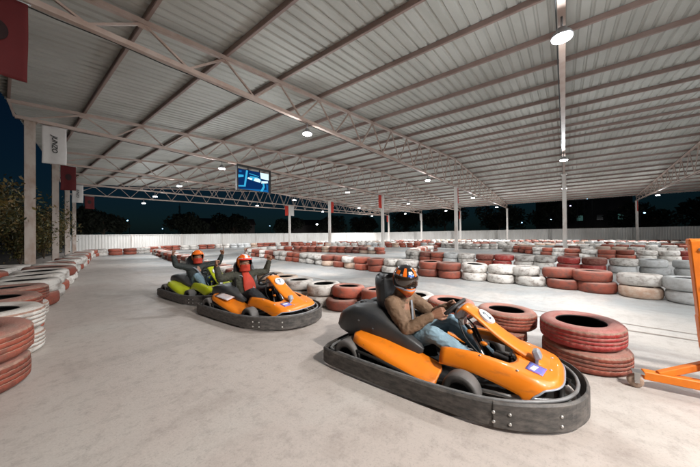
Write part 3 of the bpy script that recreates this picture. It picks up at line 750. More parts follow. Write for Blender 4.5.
# ------------------------------------------------------------------ people
def remesh(mb, name, mat_, parent, voxel, wr=0.0, wscale=22, smooth=3, loc=None):
    tmp = mb.build('tmp', mat_, clean=False)
    md = tmp.modifiers.new('r','REMESH'); md.mode = 'VOXEL'; md.voxel_size = voxel
    sm = tmp.modifiers.new('s','SMOOTH'); sm.iterations = smooth; sm.factor = .5
    dg = bpy.context.evaluated_depsgraph_get(); me = bpy.data.meshes.new_from_object(tmp.evaluated_get(dg))
    bpy.data.objects.remove(tmp)
    if wr:
        me.update(); nv = len(me.vertices)
        for v in me.vertices:
            c = v.co; n = noise.noise(Vector((c.x*wscale, c.y*wscale, c.z*wscale*1.6)))
            n2 = noise.noise(Vector((c.x*wscale*.45+9, c.y*wscale*.45, c.z*wscale*.8)))
            rdg = (1-abs(n))**3
            v.co = c + v.normal*(wr*(rdg-.45) + wr*.8*n2)
    for p in me.polygons: p.use_smooth = True
    me.materials.clear(); me.materials.append(mat_)
    o = bpy.data.objects.new(name, me); COL.objects.link(o)
    if parent is not None: o.parent = parent
    return o
def hand(mb, wrist, d, n, curls, thumb_up=False, left=False):
    """d: wrist->knuckles, n: out of the palm; palm + five unequal bent fingers"""
    d = Vector(d).normalized(); n = Vector(n); n = (n - d*n.dot(d)).normalized(); s = d.cross(n) * (1 if left else -1)   # s: towards the thumb
    W = Vector(wrist)
    for k in range(4):
        o = s*(.033-.022*k)
        mb.limb([W+o*.55, W+d*.045+o*.9, W+d*.088+o], [.017,.016,.0125], 8)
    lens = [(.040,.025,.021),(.045,.028,.022),(.041,.026,.021),(.032,.020,.018)]
    for k in range(4):
        p = W + d*.088 + s*(.033-.022*k); ang = 0; pts = [p]
        for L, c in zip(lens[k], curls[k]):
            ang += R(c); dd = d*math.cos(ang) + n*math.sin(ang); p = p + dd*L; pts.append(p)
        mb.limb(pts, [.0100,.0092,.0085,.0072], 8)
    b = W + d*.025 + s*.028
    if thumb_up: mb.limb([b, b+s*.032+d*.014, b+s*.066+d*.016, b+s*.092+d*.010], [.015,.0125,.0108,.009], 8)
    else: mb.limb([b, b+s*.026+d*.03+n*.012, b+s*.022+d*.058+n*.034, b+s*.008+d*.072+n*.050], [.015,.0125,.0105,.0085], 8)
GRIP = [(55,75,50)]*4; FIST = [(80,95,60)]*4
POINT = [(8,6,4),(82,95,60),(82,95,60),(80,95,60)]
def helmet_full(t, hc, rot):
    m = MB(); nu, nv = 96, 64; vs = []
    for i in range(nv+1):
        el = math.pi/2 - math.pi*i/nv*.93
        for k in range(nu):
            az = 2*math.pi*k/nu
            x, y, z = .140*math.cos(el)*math.cos(az), .124*math.cos(el)*math.sin(az), .142*math.sin(el)
            f = max(0, math.cos(az))**3
            if z < -.02: x += .035*f*min(1,(-.02-z)/.05); 
            if z < -.03: z *= 1 + .28*f
            if -.045 < z < .055 and math.cos(az) > .1: x -= .008*f
            vs.append(Vector((x,y,z)))
    for i in range(nv):
        for k in range(nu):
            c = (vs[i*nu+k]+vs[(i+1)*nu+(k+1) % nu])/2; az = math.atan2(c.y, c.x)/math.pi*180; z = c.z; mt = 0; a = abs(az)
            if z < -.055 - .0 and a < 150: mt = 1
            if -.075 < z < -.06 and a < 60: mt = 5
            if z < -.125 and a < 50: mt = 2
            if z > .045:
                if 20 < a < 38 and z < .125: mt = 1
                if 55 < a < 85 and z < .10: mt = 1 if z > .065 else 5
                if a < 14 and .05 < z < .075: mt = 3
                if a < 11 and .08 < z < .1: mt = 4
                if 100 < a < 118 and z < .11: mt = 1
                if 122 < a < 140 and .05 < z < .09: mt = 3
                if 40 < a < 54 and z < .075: mt = 5
            if -.06 < z < .045 and 95 < a < 135: mt = 1 if (z+.06) > (a-95)*.0026 else 0
            m.add([vs[i*nu+k],vs[(i+1)*nu+k],vs[(i+1)*nu+(k+1) % nu],vs[i*nu+(k+1) % nu]], [(0,1,2,3)], mt, True)
    o = m.build('helmet', [M['h_black'],M['h_orange'],M['h_red'],M['h_blue'],M['h_white'],M['h_grey']], t)
    o.data.transform(Matrix.Translation(hc) @ rot.to_4x4())
    P = []
    for i in range(13):
        el = R(-27+50*i/12); row = []
        for k in range(33):
            az = R(-82+164*k/32); row.append((.1435*math.cos(el)*math.cos(az)+.002, .1275*math.cos(el)*math.sin(az), .145*math.sin(el)+.002))
        P.append(row)
    m = MB(); m.shell(P, .003, 0, Vector((-.7,0,0))); v = m.build('visor', M['visor'], o); v.data.transform(Matrix.Translation(hc) @ rot.to_4x4())
    m = MB()
    for s in (-1,1): m.lathe([(.02,0),(.02,.008),(.001,.01)], 16, (0,s*.118,.0), axis='y')
    P = []
    for i in range(3):
        row = []
        for k in range(25):
            az = R(-80+160*k/24); row.append((.147*math.cos(az)*.93+.004, .131*math.sin(az)*.95, -.058-.006*(i-1)))
        P.append(row)
    m.shell(P,.005,0,Vector((-1,0,0))); b = m.build('visor_trim', M['h_grey'], o); b.data.transform(Matrix.Translation(hc) @ rot.to_4x4())
def helmet_open(t, hc, rot, stripe):
    m = MB(); nu, nv = 72, 44; vs = []
    for i in range(nv+1):
        el = math.pi/2 - math.pi*i/nv*.80
        for k in range(nu):
            az = 2*math.pi*k/nu; vs.append(Vector((.142*math.cos(el)*math.cos(az), .124*math.cos(el)*math.sin(az), .138*math.sin(el))))
    for i in range(nv):
        for k in range(nu):
            c = (vs[i*nu+k]+vs[(i+1)*nu+(k+1) % nu])/2; a = abs(math.atan2(c.y,c.x)/math.pi*180)
            if a < 58 and c.z < .05: continue
            mt = 0
            if stripe and abs(c.y) < .022 and c.z > .05: mt = 1
            if stripe and .05 < c.z < .068 and a < 75: mt = 1
            if stripe and abs(c.y) > .04 and abs(c.y) < .055 and c.z > .06: mt = 2
            q = [vs[i*nu+k],vs[(i+1)*nu+k],vs[(i+1)*nu+(k+1) % nu],vs[i*nu+(k+1) % nu]]
            m.add(q, [(0,1,2,3)], mt, True); m.add([p*.9 for p in q], [(3,2,1,0)], 3, True)
    rim = []
    for k in range(25): az = R(-58+116*k/24); z = .05; ce = math.sqrt(1-(z/.138)**2); rim.append(Vector((.141*ce*math.cos(az), .123*ce*math.sin(az), z)))
    m.sweep(rim, .008, 8, 3)
    o = m.build('helmet', [M['h_orange'],M['h_white'],M['h_red'],M['h_black']], t); o.data.transform(Matrix.Translation(hc) @ rot.to_4x4())
    P = []
    for i in range(5):
        row = []
        for k in range(21):
            az = R(-62+124*k/20); row.append((.142*math.cos(az)+.004+.03*(1-i/4)*math.cos(az), .126*math.sin(az), .062-.022*(1-i/4)))
        P.append(row)
    m = MB(); m.shell(P,.004); pk = m.build('helmet_peak', M['h_orange'] if not stripe else M['h_red'], o); pk.data.transform(Matrix.Translation(hc) @ rot.to_4x4())
def make_person(kart, label, J, hands_, yaw, jacket, trousers, kind, lean=0.0):
    t = None
    hc = Vector(J['head']); rot = Matrix.Rotation(yaw, 3, 'Z') @ Matrix.Rotation(R(11 if kind == 'full' else -3), 3, 'Y')
    hp = lambda p: hc + rot @ Vector(p)
    b = MB()
    # head with face
    b.ell(hc, (.092,.074,.112), 24, 16, 0, rot); b.ell(hp((.022,0,-.055)), (.066,.056,.062), 20, 12, 0, rot)
    b.limb([hp((.088,0,.012)), hp((.104,0,-.022))], [.010,.0155], 8); b.ell(hp((.092,0,-.026)), (.014,.02,.010), 10, 8, 0, rot)
    b.ell(hp((.085,0,-.058)), (.010,.026,.007), 10, 8, 0, rot); b.ell(hp((.084,0,-.068)), (.010,.022,.007), 10, 8, 0, rot); b.ell(hp((.072,0,-.098)), (.018,.024,.016), 10, 8, 0, rot)
    for s in (-1,1): b.ell(hp((.0,s*.076,-.01)), (.02,.010,.032), 10, 8, 0, rot); b.limb([hp((.080,s*.018,.030)), hp((.074,s*.05,.030))], [.008,.006], 8)
    nk = Vector(J['neck']); ch = Vector(J['chest']); pv = Vector(J['pelvis']); bl = (ch+pv)/2
    b.limb([nk+Vector((0,0,-.06)), nk, hc+Vector((-.01,0,-.05))], [.06,.056,.055], 14)
    b.limb([pv, bl, ch, nk+Vector((0,0,-.06))], [.10,.105,.12,.07], 16)
    for s, S in ((-1,'R'),(1,'L')):
        sh, el, wr = (Vector(J[k+S]) for k in ('sh','el','wr')); b.limb([ch+Vector((0,0,.04)), sh], [.08,.055], 12)
        b.limb([sh, sh.lerp(el,.45), el], [.052,.046,.036], 12); b.limb([el, el.lerp(wr,.35), wr], [.037,.036,.024], 12)
        hd = hands_[S]; hand(b, wr, hd[0], hd[1], hd[2], hd[3], s > 0)
        hi, kn, an, toe = (Vector(J[k+S]) for k in ('hi','kn','an','to')); b.limb([hi, kn], [.08,.052], 12); b.limb([kn, kn.lerp(an,.35), an], [.052,.05,.034], 12); b.limb([an, toe], [.034,.026], 10)
    body = remesh(b, 'person', M['skin'], None, .0052, 0, smooth=2)
    body.location = kart.location; body.rotation_euler = kart.rotation_euler
    tag(body, label, 'person', None)
    # eyes
    for s in (-1,1):
        m = MB(); m.ell(hp((.077,s*.032,.012)), (.012,.013,.010), 12, 8, 0, rot); m.build('eye', M['eye'], body)
    # jacket
    j = MB(); side = Vector((0,1,0))
    up = (nk-pv).normalized()
    for off in (-.085,0,.085):
        j.limb([pv+side*off*.75+Vector((0,0,-.02)), bl+side*off*.85, ch+side*off, nk+side*off*.9+Vector((-.015,0,-.105))], [.105,.118,.118,.07], 16)
    j.limb([nk+Vector((-.015,0,-.08)), nk+Vector((-.008,0,-.02)), nk.lerp(hc,.28)], [.085,.076,.072], 14)
    for s, S in ((-1,'R'),(1,'L')):
        sh, el, wr = (Vector(J[k+S]) for k in ('sh','el','wr')); w2 = el.lerp(wr,.90)
        j.limb([ch+side*s*.06+Vector((0,0,.05)), sh], [.10,.074], 14); j.limb([sh, sh.lerp(el,.5), el], [.074,.068,.056], 14); j.limb([el, el.lerp(wr,.4), w2], [.057,.054,.043], 14)
    remesh(j, 'jacket', jacket, body, .009, .008, 17, 3)
    # trousers
    j = MB(); j.limb([pv+Vector((-.02,-.06,-.03)), pv+Vector((-.02,.06,-.03))], [.115,.115], 16)
    for S in 'RL':
        hi, kn, an, toe = (Vector(J[k+S]) for k in ('hi','kn','an','to')); j.limb([hi, hi.lerp(kn,.5), kn], [.105,.092,.07], 14); j.limb([kn, kn.lerp(an,.4), an], [.071,.068,.052], 14)
    remesh(j, 'trousers', trousers, body, .009, .0065, 19, 3)
    for S in 'RL':
        an, toe = Vector(J['an'+S]), Vector(J['to'+S]); m = MB(); d = (toe-an).normalized()
        m.limb([an-d*.03+Vector((0,0,-.015)), an.lerp(toe,.5), toe+d*.05], [.05,.047,.037], 14); m.build('shoe', M['shoe'], body)
    f = (ch - pv).cross(side).normalized()
    if f.x < 0: f = -f
    if kind == 'full':
        helmet_full(body, hc+Vector((0,0,.012)), rot)
        P = [(nk+side*.10+f*.06+Vector((0,0,-.09))), ch+side*.06+f*.128, bl+side*.02+f*.128, pv+side*-.03+f*.125]
    else:
        helmet_open(body, hc+Vector((-.005,0,.028)), rot, kind == 'striped')
        # cloth mask over nose, mouth and chin
        P = []
        for i in range(7):
            z = -.015-.115*i/6; row = []
            for k in range(17):
                az = R(-95+190*k/16); rx = .100-.012*i/6+(.014 if abs(az) < .4 and i < 3 else 0); row.append(hp((rx*math.cos(az)+.012, .088*math.sin(az), z)))
            P.append(row)
        m = MB(); m.shell(P,.004,0,rot @ Vector((-1,0,0))); m.build('face_mask', M['redshirt'], body)
        if kind == 'striped':   # red shirt between the open jacket fronts
            m = MB(); P = []
            for i in range(9):
                q = i/8; c = nk.lerp(pv,q*.98)+f*(.075+.072*math.sin(min(1,q*1.7)*math.pi/2)); row = []
                w = .055+.055*min(1,q*1.6)
                for k in range(9): a = (k-4)/4; row.append(c+side*(a*w)-f*.035*a*a+Vector((0,0,.006*math.sin(k*2+i))))
                P.append(row)
            m.shell(P,.012,0,-f); m.build('shirt', M['redshirt'], body)
        P = [(nk+side*-.11+f*.07+Vector((0,0,-.07))), ch+side*-.05+f*.152, bl+side*.02+f*.160, pv+side*.08+f*.15]
    c = catmull(P, 6); rows = [[p+side*.02, p-side*.02] for p in c]
    m = MB(); m.shell(rows,.004,0,-f); m.build('chest_strap', M['belt'], body)
    return body
legs = dict(hiR=(-.34,-.10,.215), hiL=(-.34,.10,.215), knR=(.02,-.20,.385), knL=(.04,.19,.40), anR=(.40,-.14,.19), anL=(.40,.13,.19), toR=(.53,-.13,.16), toL=(.53,.13,.16))
J1 = dict(head=(-.335,-.02,.80), neck=(-.385,0,.655), chest=(-.425,0,.50), pelvis=(-.37,0,.235), shR=(-.40,-.185,.585), shL=(-.39,.185,.585), elR=(-.20,-.275,.40), elL=(-.16,.27,.42), wrR=(.005,-.165,.535), wrL=(.03,.165,.555), **legs)
make_person(K1, 'seated rider in brown jacket and full-face orange and black helmet, hands on the wheel', J1,
    {'R':((.78,.22,.42),(.25,.85,-.30),GRIP,False), 'L':((.78,-.22,.42),(.25,-.85,-.30),GRIP,False)}, R(-38), M['brown'], M['jeans'], 'full')
J2 = dict(legs); J2.update(head=(-.49,0,.785), neck=(-.525,0,.645), chest=(-.53,0,.485), pelvis=(-.40,0,.235), shR=(-.53,-.185,.60), shL=(-.53,.185,.60), elR=(-.50,-.43,.575), elL=(-.46,.43,.60), wrR=(-.50,-.49,.78), wrL=(-.42,.47,.80))
make_person(K2, 'rider in olive jacket and red shirt, both fists raised, striped orange helmet', J2,
    {'R':((.05,-.05,1),(.35,1,0),FIST,True), 'L':((.05,.05,1),(.35,-1,0),FIST,True)}, R(-12), M['olive'], M['dkjeans'], 'striped')
J3 = dict(legs); J3.update(head=(-.38,0,.80), neck=(-.42,0,.655), chest=(-.44,0,.50), pelvis=(-.37,0,.235), shR=(-.43,-.185,.60), shL=(-.43,.185,.61), elR=(-.46,-.40,.66), elL=(-.30,.42,.65), wrR=(-.45,-.46,.87), wrL=(-.24,.47,.84), knR=(.0,-.19,.45))
make_person(K3, 'rider in dark jacket and jeans pointing up with both hands, plain orange helmet', J3,
    {'R':((0,-.05,1),(.4,1,0),POINT,False), 'L':((.1,.05,1),(.4,-1,0),POINT,False)}, R(-20), M['dkjacket'], M['jeans'], 'plain')

# ------------------------------------------------------------------ video screen
def emis_screen(): 
    return [emis('screen_navy',(.004,.03,.13),1), emis('screen_blue',(.01,.16,.45),1), emis('screen_cyan',(.05,.5,.85),1), emis('screen_white',(.75,.95,1.0),1.2)]
tv = empty('video_screen', (8.47,BAY*2,4.98)); tag(tv, 'wide video screen showing a blue driving picture, hung under a roof truss', 'screen')
m = MB(); W, H = 2.06, 1.28
m.box((0,.0,-.04),(W,.14,.09)); m.box((-W/2+.025,0,-.7),(.05,.14,1.28)); m.box((W/2-.02,0,-.7),(.04,.14,1.28)); 
for x in (-.35,.35): m.box((x,.02,-.13),(.04,.05,.14)); m.box((x,.03,-1.3),(.04,.04,.12))
m.build('screen_frame', M['black'], tv)
m = MB(); m.box((0,.03,-.73),(1.86,.07,1.06)); bk = m.build('screen_back', M['black'], tv)
m = MB(); y0 = -.008
def pg(pts, mt, d): m.add([(-.92+1.84*a, y0-d*.0015, -1.25+1.04*b) for a, b in pts], [list(range(len(pts)))], mt)
pg([(0,0),(1,0),(1,1),(0,1)],0,0)
pg([(.05,.0),(.3,.05),(.95,.12),(1,.0)],1,1); pg([(0,.10),(.22,.14),(.30,.98),(.24,.98),(.17,.2),(0,.16)],2,1); pg([(.0,.55),(.16,.62),(.16,.72),(0,.7)],2,2)
pg([(.32,.55),(.70,.45),(.74,.62),(.6,.72),(.36,.72)],2,1); pg([(.28,.56),(.42,.52),(.44,.62),(.30,.64)],3,2); pg([(.48,.50),(.70,.46),(.72,.56),(.66,.66),(.52,.66)],3,2)
pg([(.72,.68),(1,.66),(1,1),(.70,1)],3,1); pg([(.74,.42),(.97,.50),(.97,.60),(.74,.55)],3,2); pg([(.70,.0),(.78,.0),(.86,.25),(.84,.44),(.76,.48),(.80,.3)],2,2); pg([(.93,.0),(.97,.0),(.97,.4),(.9,.45)],1,2)
pg([(.34,.82),(.66,.76),(.66,.79),(.34,.86)],2,2); pg([(.02,.82),(.1,.84),(.1,.92),(.02,.9)],1,2)
m.build('screen', emis_screen(), bk, clean=False)
m = MB()
for x in (-.9,.9): m.sweep([(x,0,0),(x,0,.06)], .02, 8)
m.build('hanger', M['steel'], tv)

# ------------------------------------------------------------------ flags
def flag(x, u, w, h, ztop_, cm, label, text=None, emblem=False, thick=.006, group='flags hung from the roof trusses'):
    t = empty('flag', (x,u,ztop_)); tag(t, label, 'flag', group)
    P = []; ph = random.uniform(0,6)
    for i in range(17):
        row = []
        for k in range(13):
            a = k/12; b = i/16
            row.append((w*(a-.5)+.01*math.sin(b*5+ph)*b, .022*math.sin(a*7+ph+b*2)*b, -h*b + .012*math.sin(a*3+ph)*b))
        P.append(row)
    m = MB(); m.shell(P, thick, 0, Vector((0,1,0))); cl = m.build('cloth', cm, t)
    m = MB(); m.sweep([(-w/2-.03,.003,.0),(w/2+.03,.003,.0)], .013, 8); 
    for s in (-1,1): m.sweep([(s*w*.4,.003,0),(s*w*.4,.003,.06)], .006, 6)
    m.build('rod', M['steel'], t)
    if text:
        mw = Matrix.Translation((0,-.030,-h*.47)) @ Matrix(((0,-1,0),(0,0,-1),(1,0,0))).transposed().to_4x4()
        # letters run down the cloth
        mw = Matrix.Translation((0,-.030,-h*.47)) @ Matrix(((0,1,0),(0,0,-1),(-1,0,0))).to_4x4()
        text_mesh(text, .17*w/.55, M['flag_ink'], 'print', cl, mw, .25, .002)
    if emblem:
        m = MB(); vs = []; n = 24
        for k in range(n): a = 2*math.pi*k/n; vs.append((.11*w/.55*math.cos(a), -.031, -h*.46+.16*math.sin(a)))
        m.add(vs, [list(range(n))]); m.add([(x*.5,-.033,z*1.0+0.0) for x, y, z in vs], [list(range(n))]); m.build('emblem', M['flag_dark'], cl)
fw = .56
flag(-.06, BAY*1-.02, .64, 1.24, 4.93, M['flag_red_shaded'], 'big dark red flag at the upper left, nearest the camera', None, True)
flag(1.08, BAY*2-.02, fw, 1.22, 4.92, M['flag_white'], 'white flag with black vertical lettering beside the nearest left column', 'JUNZO')
flag(2.10, BAY*3-.02, fw, 1.24, 4.92, M['flag_red_shaded'], 'red flag between the two white flags on the left', None, True)
flag(3.25, BAY*4-.02, fw, 1.22, 4.90, M['flag_white'], 'smaller white flag with black lettering farther down the left side', 'JUNZO')
flag(4.78, 32.85, .62, 1.1, 4.90, M['flag_red_shaded'], 'red flag under the back gable truss, farthest of the left flags', None, True)
for (x, i, cm, lb) in ((VM+.42,1,'flag_lit','narrow red flag at the head of the middle column nearest the camera'),(VM-.42,2,'flag_lit','red flag left of the second middle column, in front of the far row'),(VM+.42,3,'flag_lit','red flag right of the third middle column'),
    (VM-.42,4,'flag_lit','red flag left of the hindmost middle column'),(VM+.45,4,'flag_white','small white flag right of the hindmost middle column'),
    (VF-.45,-1,'flag_lit','red flag left of the far column at the right'),(VF+.45,-1,'flag_white','white flag right of the far column at the right'),(VF-.4,2,'flag_lit','red flag on the far column seen just right of the nearest middle column'),
    (VF-.45,3,'flag_white','white flag left of a thin far column in the middle distance'),(VF-.45,4,'flag_lit','red flag on the hindmost far column')):
    flag(x, BAY*i, .5, 1.2, 4.92, M[cm], lb)

# ------------------------------------------------------------------ orange stand
st = empty('wheeled_stand', (3.21,-.51,0)); tag(st, 'orange painted steel stand with a caster wheel, at the right edge', 'stand')
def part(name, f, mt=M['stand'], parent=st):
    m = MB(); f(m); return m.build(name, mt, parent)
bv = .006
part('base_beam', lambda m: m.bar((0,.03,.105),(.13,-1.6,.105),.07,.065,0,bevel=bv))
part('brace', lambda m: m.bar((.0,-.06,.125),(.10,-.42,.30),.05,.05,0,bevel=bv))
part('post', lambda m: m.bar((.045,-.345,.138),(.0,-.265,1.19),.085,.075,0,up=(1,0,0),bevel=bv))
part('post', lambda m: m.bar((.12,-.62,.138),(.02,-.315,1.16),.075,.06,0,up=(1,0,0),bevel=bv))
part('top_bar', lambda m: m.bar((.01,-.22,1.175),(.06,-1.5,1.175),.07,.05,0,bevel=bv))
part('crossbar', lambda m: m.bar((.02,-.33,.86),(.08,-1.5,.86),.05,.05,0,bevel=bv))
part('rear_beam', lambda m: m.bar((.06,-1.5,.105),(.65,-1.5,.105),.065,.06,0,bevel=bv))
part('socket', lambda m: m.box((.026,-.318,.50),(.082,.094,.26),0,Matrix.Rotation(-.076,3,'X'),.008))
for (y, z) in ((-.275,1.12),(-.30,.86),(-.335,.30)):
    part('bolt', lambda m: m.lathe([(.014,-.055),(.014,-.062),(.001,-.066)],10,(.02,y,z),axis='x'), M['bolt'])
part('bolt', lambda m: m.lathe([(.014,-.045),(.014,-.055),(.001,-.058)],10,(.01,-.32,1.0),axis='x'), M['bolt'])
cf = part('caster', lambda m: (m.lathe([(.001,-.024),(.02,-.024),(.043,-.026),(.049,-.018),(.05,0),(.049,.018),(.043,.026),(.02,.024),(.001,.024)],24,(-.03,.075,.05),axis='x')), M['t_dusty'])
part('fork', lambda m: (m.box((-.062,.068,.085),(.006,.03,.08)), m.box((.002,.068,.085),(.006,.03,.08)), m.box((-.03,.06,.126),(.085,.07,.008)), m.sweep([(-.07,.075,.05),(.01,.075,.05)],.008,8)), M['steel'], cf)

# ------------------------------------------------------------------ plants outside the left edge
def leaves(m, pts, size, mats, drop=.5):
    for p in pts:
        a = rng.normal(size=3); a /= np.linalg.norm(a); b = rng.normal(size=3); b -= a*(a@b); b /= np.linalg.norm(b)
        s = size*rng.uniform(.6,1.4); l = s*1.9; p = np.array(p)
        m.add([p-b*s*.45, p+a*l*.5, p+b*s*.45, p-a*l*.5], [(0,1,2,3)], int(rng.integers(mats)))
def bush(loc, h, r, nl, size, label, mats, cat='bush', name='shrub', group='shrubs outside the left columns'):
    t = empty(name, loc); tag(t, label, cat, group)
    br = MB(); pts = []
    nb = 16
    for k in range(nb):
        a = rng.uniform(0,2*math.pi); rr = r*rng.uniform(.3,1.0); hh = h*rng.uniform(.55,1.05)
        tip = Vector((rr*math.cos(a), rr*math.sin(a), hh)); mid = Vector((tip.x*.35, tip.y*.35, hh*.6))
        arch = tip + Vector((math.cos(a)*.25*r, math.sin(a)*.25*r, -.25*hh*rng.uniform(0,1)))
        c = catmull([(0,0,0),mid,tip,arch],6); br.sweep(c, [max(.004,.025*(1-i/len(c))) for i in range(len(c))], 5)
        n = nl//nb
        for _ in range(n):
            q = rng.uniform(.18,1); p = c[min(int(q*len(c)),len(c)-1)]; s = .20*r*(.5+q)
            pts.append((p.x+rng.normal()*s, p.y+rng.normal()*s, max(.05,p.z+rng.normal()*s)))
    br.build('stem', M['bark'], t, clean=False)
    m = MB(); leaves(m, pts, size, len(mats)); m.build('foliage', [M[x] for x in mats], t, clean=False)
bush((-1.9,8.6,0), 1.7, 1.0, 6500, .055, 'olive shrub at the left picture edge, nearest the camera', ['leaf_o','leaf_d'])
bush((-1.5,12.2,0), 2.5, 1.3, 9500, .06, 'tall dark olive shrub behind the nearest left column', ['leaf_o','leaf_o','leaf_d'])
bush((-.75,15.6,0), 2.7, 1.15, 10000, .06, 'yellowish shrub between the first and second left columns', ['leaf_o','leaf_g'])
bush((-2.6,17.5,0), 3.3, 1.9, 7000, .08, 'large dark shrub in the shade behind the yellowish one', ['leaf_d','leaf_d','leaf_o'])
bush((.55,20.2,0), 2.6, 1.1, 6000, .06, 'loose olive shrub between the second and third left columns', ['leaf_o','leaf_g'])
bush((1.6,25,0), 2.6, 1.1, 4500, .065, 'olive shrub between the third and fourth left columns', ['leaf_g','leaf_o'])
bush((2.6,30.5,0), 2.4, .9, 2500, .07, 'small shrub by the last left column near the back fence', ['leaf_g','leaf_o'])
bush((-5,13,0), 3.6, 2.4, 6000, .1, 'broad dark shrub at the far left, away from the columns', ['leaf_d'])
# trees behind the fences
def tree(loc, h, r, nl, label, size=.3, flat=.8):
    t = empty('tree', loc); tag(t, label, 'tree', 'trees behind the fences')
    m = MB(); m.sweep([(0,0,0),(.1,.05,h*.35),(.0,.15,h*.75)], [.05*h*.6,.03*h*.6,.01*h], 8)
    pts = []
    for k in range(9):
        a = rng.uniform(0,6.28); c = Vector((math.cos(a)*r*rng.uniform(.2,.75), math.sin(a)*r*rng.uniform(.2,.75), h*rng.uniform(.42,.86)))
        m.sweep([(0,.05,h*.35),c*.6+Vector((0,0,h*.2)),c], [.05,.04,.02], 5); rr = r*rng.uniform(.3,.5)
        for _ in range(nl//9):
            d = rng.normal(size=3); d /= np.linalg.norm(d); q = rr*rng.uniform(.55,1.05); pts.append((c.x+d[0]*q, c.y+d[1]*q, max(.4,c.z+d[2]*q*flat)))
    m.build('trunk', M['bark'], t, clean=False)
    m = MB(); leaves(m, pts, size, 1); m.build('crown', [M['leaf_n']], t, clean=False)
TL = [((9,52,0),5.2,3.0,'low round tree behind the left part of the back fence'),((21,56,0),5.5,4.0,'dark tree behind the back fence left of the video screen'),((33,60,0),6.2,4.5,'broad dark tree behind the back fence below the video screen'),((47,58,0),6.4,4,'dark tree right of the low houses behind the back fence'),((56,50,0),7.8,4.5,'dark bushy tree behind the corner where the two fences meet'),
 ((62,44,0),6.6,4.5,'dark tree behind the side fence beyond the corner'),((66,33,0),7.5,5,'tall dark tree behind the side fence in the middle distance'),((64,22,0),8.4,5.5,'large dark tree behind the side fence left of the far columns'),((66,11,0),7.6,5,'large dark tree behind the side fence beside the overhead truss column'),((68,1,0),8.6,5,'widest dark tree behind the side fence near the right'),((70,-10,0),6.6,5,'dark tree behind the side fence right of the far column'),((74,-20,0),7.6,5,'dark tree behind the side fence at the right edge')]
for loc, h, r, lb in TL: tree(loc, h, r, 2600, lb, .34)
# low houses and a block behind the fences
def house(loc, w, d, h, rz, label, lit, pitched=True):
    t = empty('house', loc, rz); tag(t, label, 'building')
    m = MB(); m.box((0,0,h/2),(w,d,h)); m.build('wall', M['dkwall'], t)
    m = MB()
    if pitched:
        m.add([(-w/2-.3,-d/2-.3,h),(w/2+.3,-d/2-.3,h),(w/2+.3,d/2+.3,h),(-w/2-.3,d/2+.3,h),(-w/2-.3,0,h+d*.22),(w/2+.3,0,h+d*.22)], [(0,1,5,4),(2,3,4,5),(1,2,5),(3,0,4),(3,2,1,0)])
    else: m.box((0,0,h+.2),(w+.3,d+.3,.4))
    m.build('roof', M['dkroof'], t)
    n = max(2,int(w/3)); fl = max(1,int(h/3))
    for f in range(fl):
        for k in range(n):
            x = -w/2+w*(k+.5)/n; z = 1.5+f*3.0
            m = MB(); m.box((x,-d/2-.01,z),(1.2,.06,1.3)); wi = m.build('window', M['dkroof'], t)
            m = MB(); m.box((x,-d/2-.045,z),(1.0,.02,1.1)); m.build('pane', M['win_lit'] if (f,k) in lit else M['dkglass'], wi)
M['win_lit'] = emis('lit_window', (.25,.6,.55), .12)
house((36,70,0), 14, 8, 4.2, R(-25), 'low dark house with pitched roof behind the back fence', {(0,1)})
house((60,62,0), 15, 8, 4.4, R(-40), 'low dark house behind the fence corner', {(0,3)})
house((82,-3,0), 16, 9, 8.6, R(-95), 'dark flat-roofed block behind the side fence with dim windows', {(1,2),(0,1),(1,4)}, False)
# radio mast
t = empty('radio_mast', (24,66,0)); tag(t, 'thin dark lattice mast behind the back fence left of the screen', 'mast')
m = MB()
for k in range(3): a = k*2.094; m.sweep([(.4*math.cos(a),.4*math.sin(a),0),(.12*math.cos(a),.12*math.sin(a),8)],.05,5)
for z in range(0,8): m.bar((.35,0,z+.2),(-.2,.3,z+.7),.04,.04); m.bar((-.2,.3,z+.7),(-.2,-.3,z+1.1),.04,.04)
m.build('lattice', M['blackmat'], t, clean=False)
m = MB(); m.sweep([(0,0,8),(0,0,9.2)],.04,6); m.build('antenna', M['blackmat'], t)
# street lamps seen as points of light in the dark
SL = [((44,44,0),3.7,'lamp_w',.24,'brightest street lamp, white, between two middle columns'),((14,62,0),4.2,'lamp_b',.16,'bluish street lamp behind the left back fence'),((22,70,0),3.0,'lamp_b',.12,'dim bluish lamp just above the back fence left of the screen'),((40,56,0),3.6,'lamp_b',.13,'small bluish lamp left of the hindmost middle column'),((46,60,0),2.8,'lamp_b',.15,'bluish lamp low over the fence between two middle columns'),
      ((58,-2.1,0),8.3,'lamp_v',.26,'violet-white street lamp just under the roof edge'),((60,-3.0,0),6.9,'lamp_b',.22,'bluish street lamp below the violet-white one'),((60,-.8,0),5.8,'lamp_v',.12,'faint violet lamp in the dark tree'),((60,1.9,0),3.6,'lamp_b',.11,'tiny lamp low beside the overhead truss column'),((60,6.3,0),3.2,'lamp_b',.12,'tiny bluish lamp left of the overhead truss column'),((60,-9.5,0),4.1,'lamp_b',.15,'single small lamp right of the far column'),((58,-3.9,0),6.8,'lamp_b',.1,'tiny lamp right of the bluish street lamp')]
for k, c, s in (('lamp_w',(.9,.97,1),22),('lamp_b',(.35,.65,1),7),('lamp_v',(.5,.45,1),8)): M[k] = emis(k, c, s)
for loc, h, k, r, lb in SL:
    t = empty('street_lamp', loc); tag(t, lb, 'street lamp', 'street lamps in the dark beyond the fences')
    m = MB(); m.sweep([(.4,.4,0),(.4,.4,h+.3),(.2,.2,h+.45),(0,0,h+.35)], [.07,.05,.04,.04], 6); m.build('pole', M['blackmat'], t)
    m = MB(); m.ell((0,0,h+.12),(r*.9,r*.9,r*.6),14,8); m.build('lantern', M[k], t)
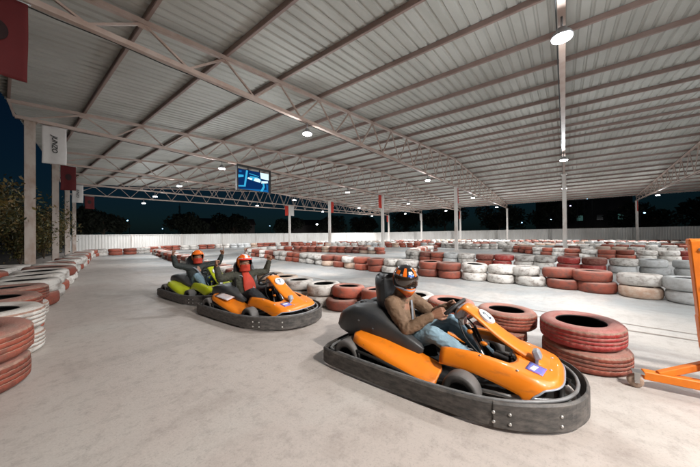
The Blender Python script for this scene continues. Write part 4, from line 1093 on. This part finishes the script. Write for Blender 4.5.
# pale rounded head that reaches in at the right edge
t = empty('overhanging_lamp', (22.5,-9.2,0)); tag(t, 'pale rounded head with ochre underside reaching in at the right edge above the fence', 'lamp head')
m = MB(); m.sweep(catmull([(1.2,-3,0),(1.2,-3,2.0),(1.1,-2.7,2.9),(.7,-1.9,3.2)],5), .05, 8); m.build('pole', M['steel'], t)
rows = []; rows2 = []
for i in range(15):
    q = i/14; w = .32*math.sin(math.pi*min(1,.04+q*.96)**.75)**.6 if 0 < q < 1 else .01
    c = Vector((0,0,3.0)).lerp(Vector((.85,-2.1,3.15)), q)
    nx = Vector((.93,.37,0)); rows.append([c + nx*w*math.cos(a) + Vector((0,0,w*1.0*math.sin(a))) for a in [math.pi*k/10 for k in range(11)]])
    rows2.append([c + nx*w*math.cos(a) + Vector((0,0,w*.55*math.sin(a))) for a in [-math.pi*k/10 for k in range(11)]])
m = MB(); m.grid(rows); m.build('shade', M['pale'], t); m = MB(); m.grid(rows2); m.build('underside', M['ochre'], t)

# ------------------------------------------------------------------ world, sun, camera
SKY = .0032
w = bpy.data.worlds.new('World'); sc.world = w; w.use_nodes = True; nt = w.node_tree
bg = nt.nodes['Background']; sky = nt.nodes.new('ShaderNodeTexSky'); sky.sky_type = 'NISHITA'; sky.sun_disc = False
sky.sun_elevation = R(24); sky.sun_rotation = R(215); sky.altitude = 0; sky.air_density = 1.4; sky.ozone_density = 6
tint = nt.nodes.new('ShaderNodeMix'); tint.data_type = 'RGBA'; tint.blend_type = 'MULTIPLY'; tint.inputs['Factor'].default_value = 1; tint.inputs['B'].default_value = (.30,.70,1,1)
nt.links.new(sky.outputs[0], tint.inputs['A']); nt.links.new(tint.outputs['Result'], bg.inputs[0]); bg.inputs[1].default_value = SKY
sd = bpy.data.lights.new('sun','SUN'); sd.energy = .004; sd.angle = R(.5); sd.color = (.7,.8,1)
so = bpy.data.objects.new('sun', sd); COL.objects.link(so); so.rotation_euler = (R(50),0,R(200)); so.location = (0,0,40)
cam = bpy.data.cameras.new('camera'); co = bpy.data.objects.new('camera', cam); COL.objects.link(co)
f_, yaw, pitch, roll = 273.63, .9051, .0068, -.0097
F = Vector((math.sin(yaw)*math.cos(pitch), math.cos(yaw)*math.cos(pitch), math.sin(pitch))); rt = Vector((math.cos(yaw),-math.sin(yaw),0)); up = rt.cross(F)
c_, s2 = math.cos(roll), math.sin(roll); rt, up = rt*c_ + up*s2, up*c_ - rt*s2
co.matrix_world = Matrix.Translation((0,0,1.25)) @ Matrix((rt, up, -F)).transposed().to_4x4()
cam.sensor_width = 36; cam.lens = f_/700*36; cam.clip_start = .05; cam.clip_end = 1500
sc.camera = co
sc.view_settings.view_transform = 'Standard'; sc.view_settings.look = 'None'; sc.view_settings.gamma = 1; sc.view_settings.exposure = -0.16
sc.view_settings.use_curve_mapping = False
sc.render.engine = 'CYCLES'
try:
    sc.cycles.use_denoising = True; sc.cycles.max_bounces = 8; sc.cycles.diffuse_bounces = 5; sc.cycles.sample_clamp_indirect = 6
except Exception: pass
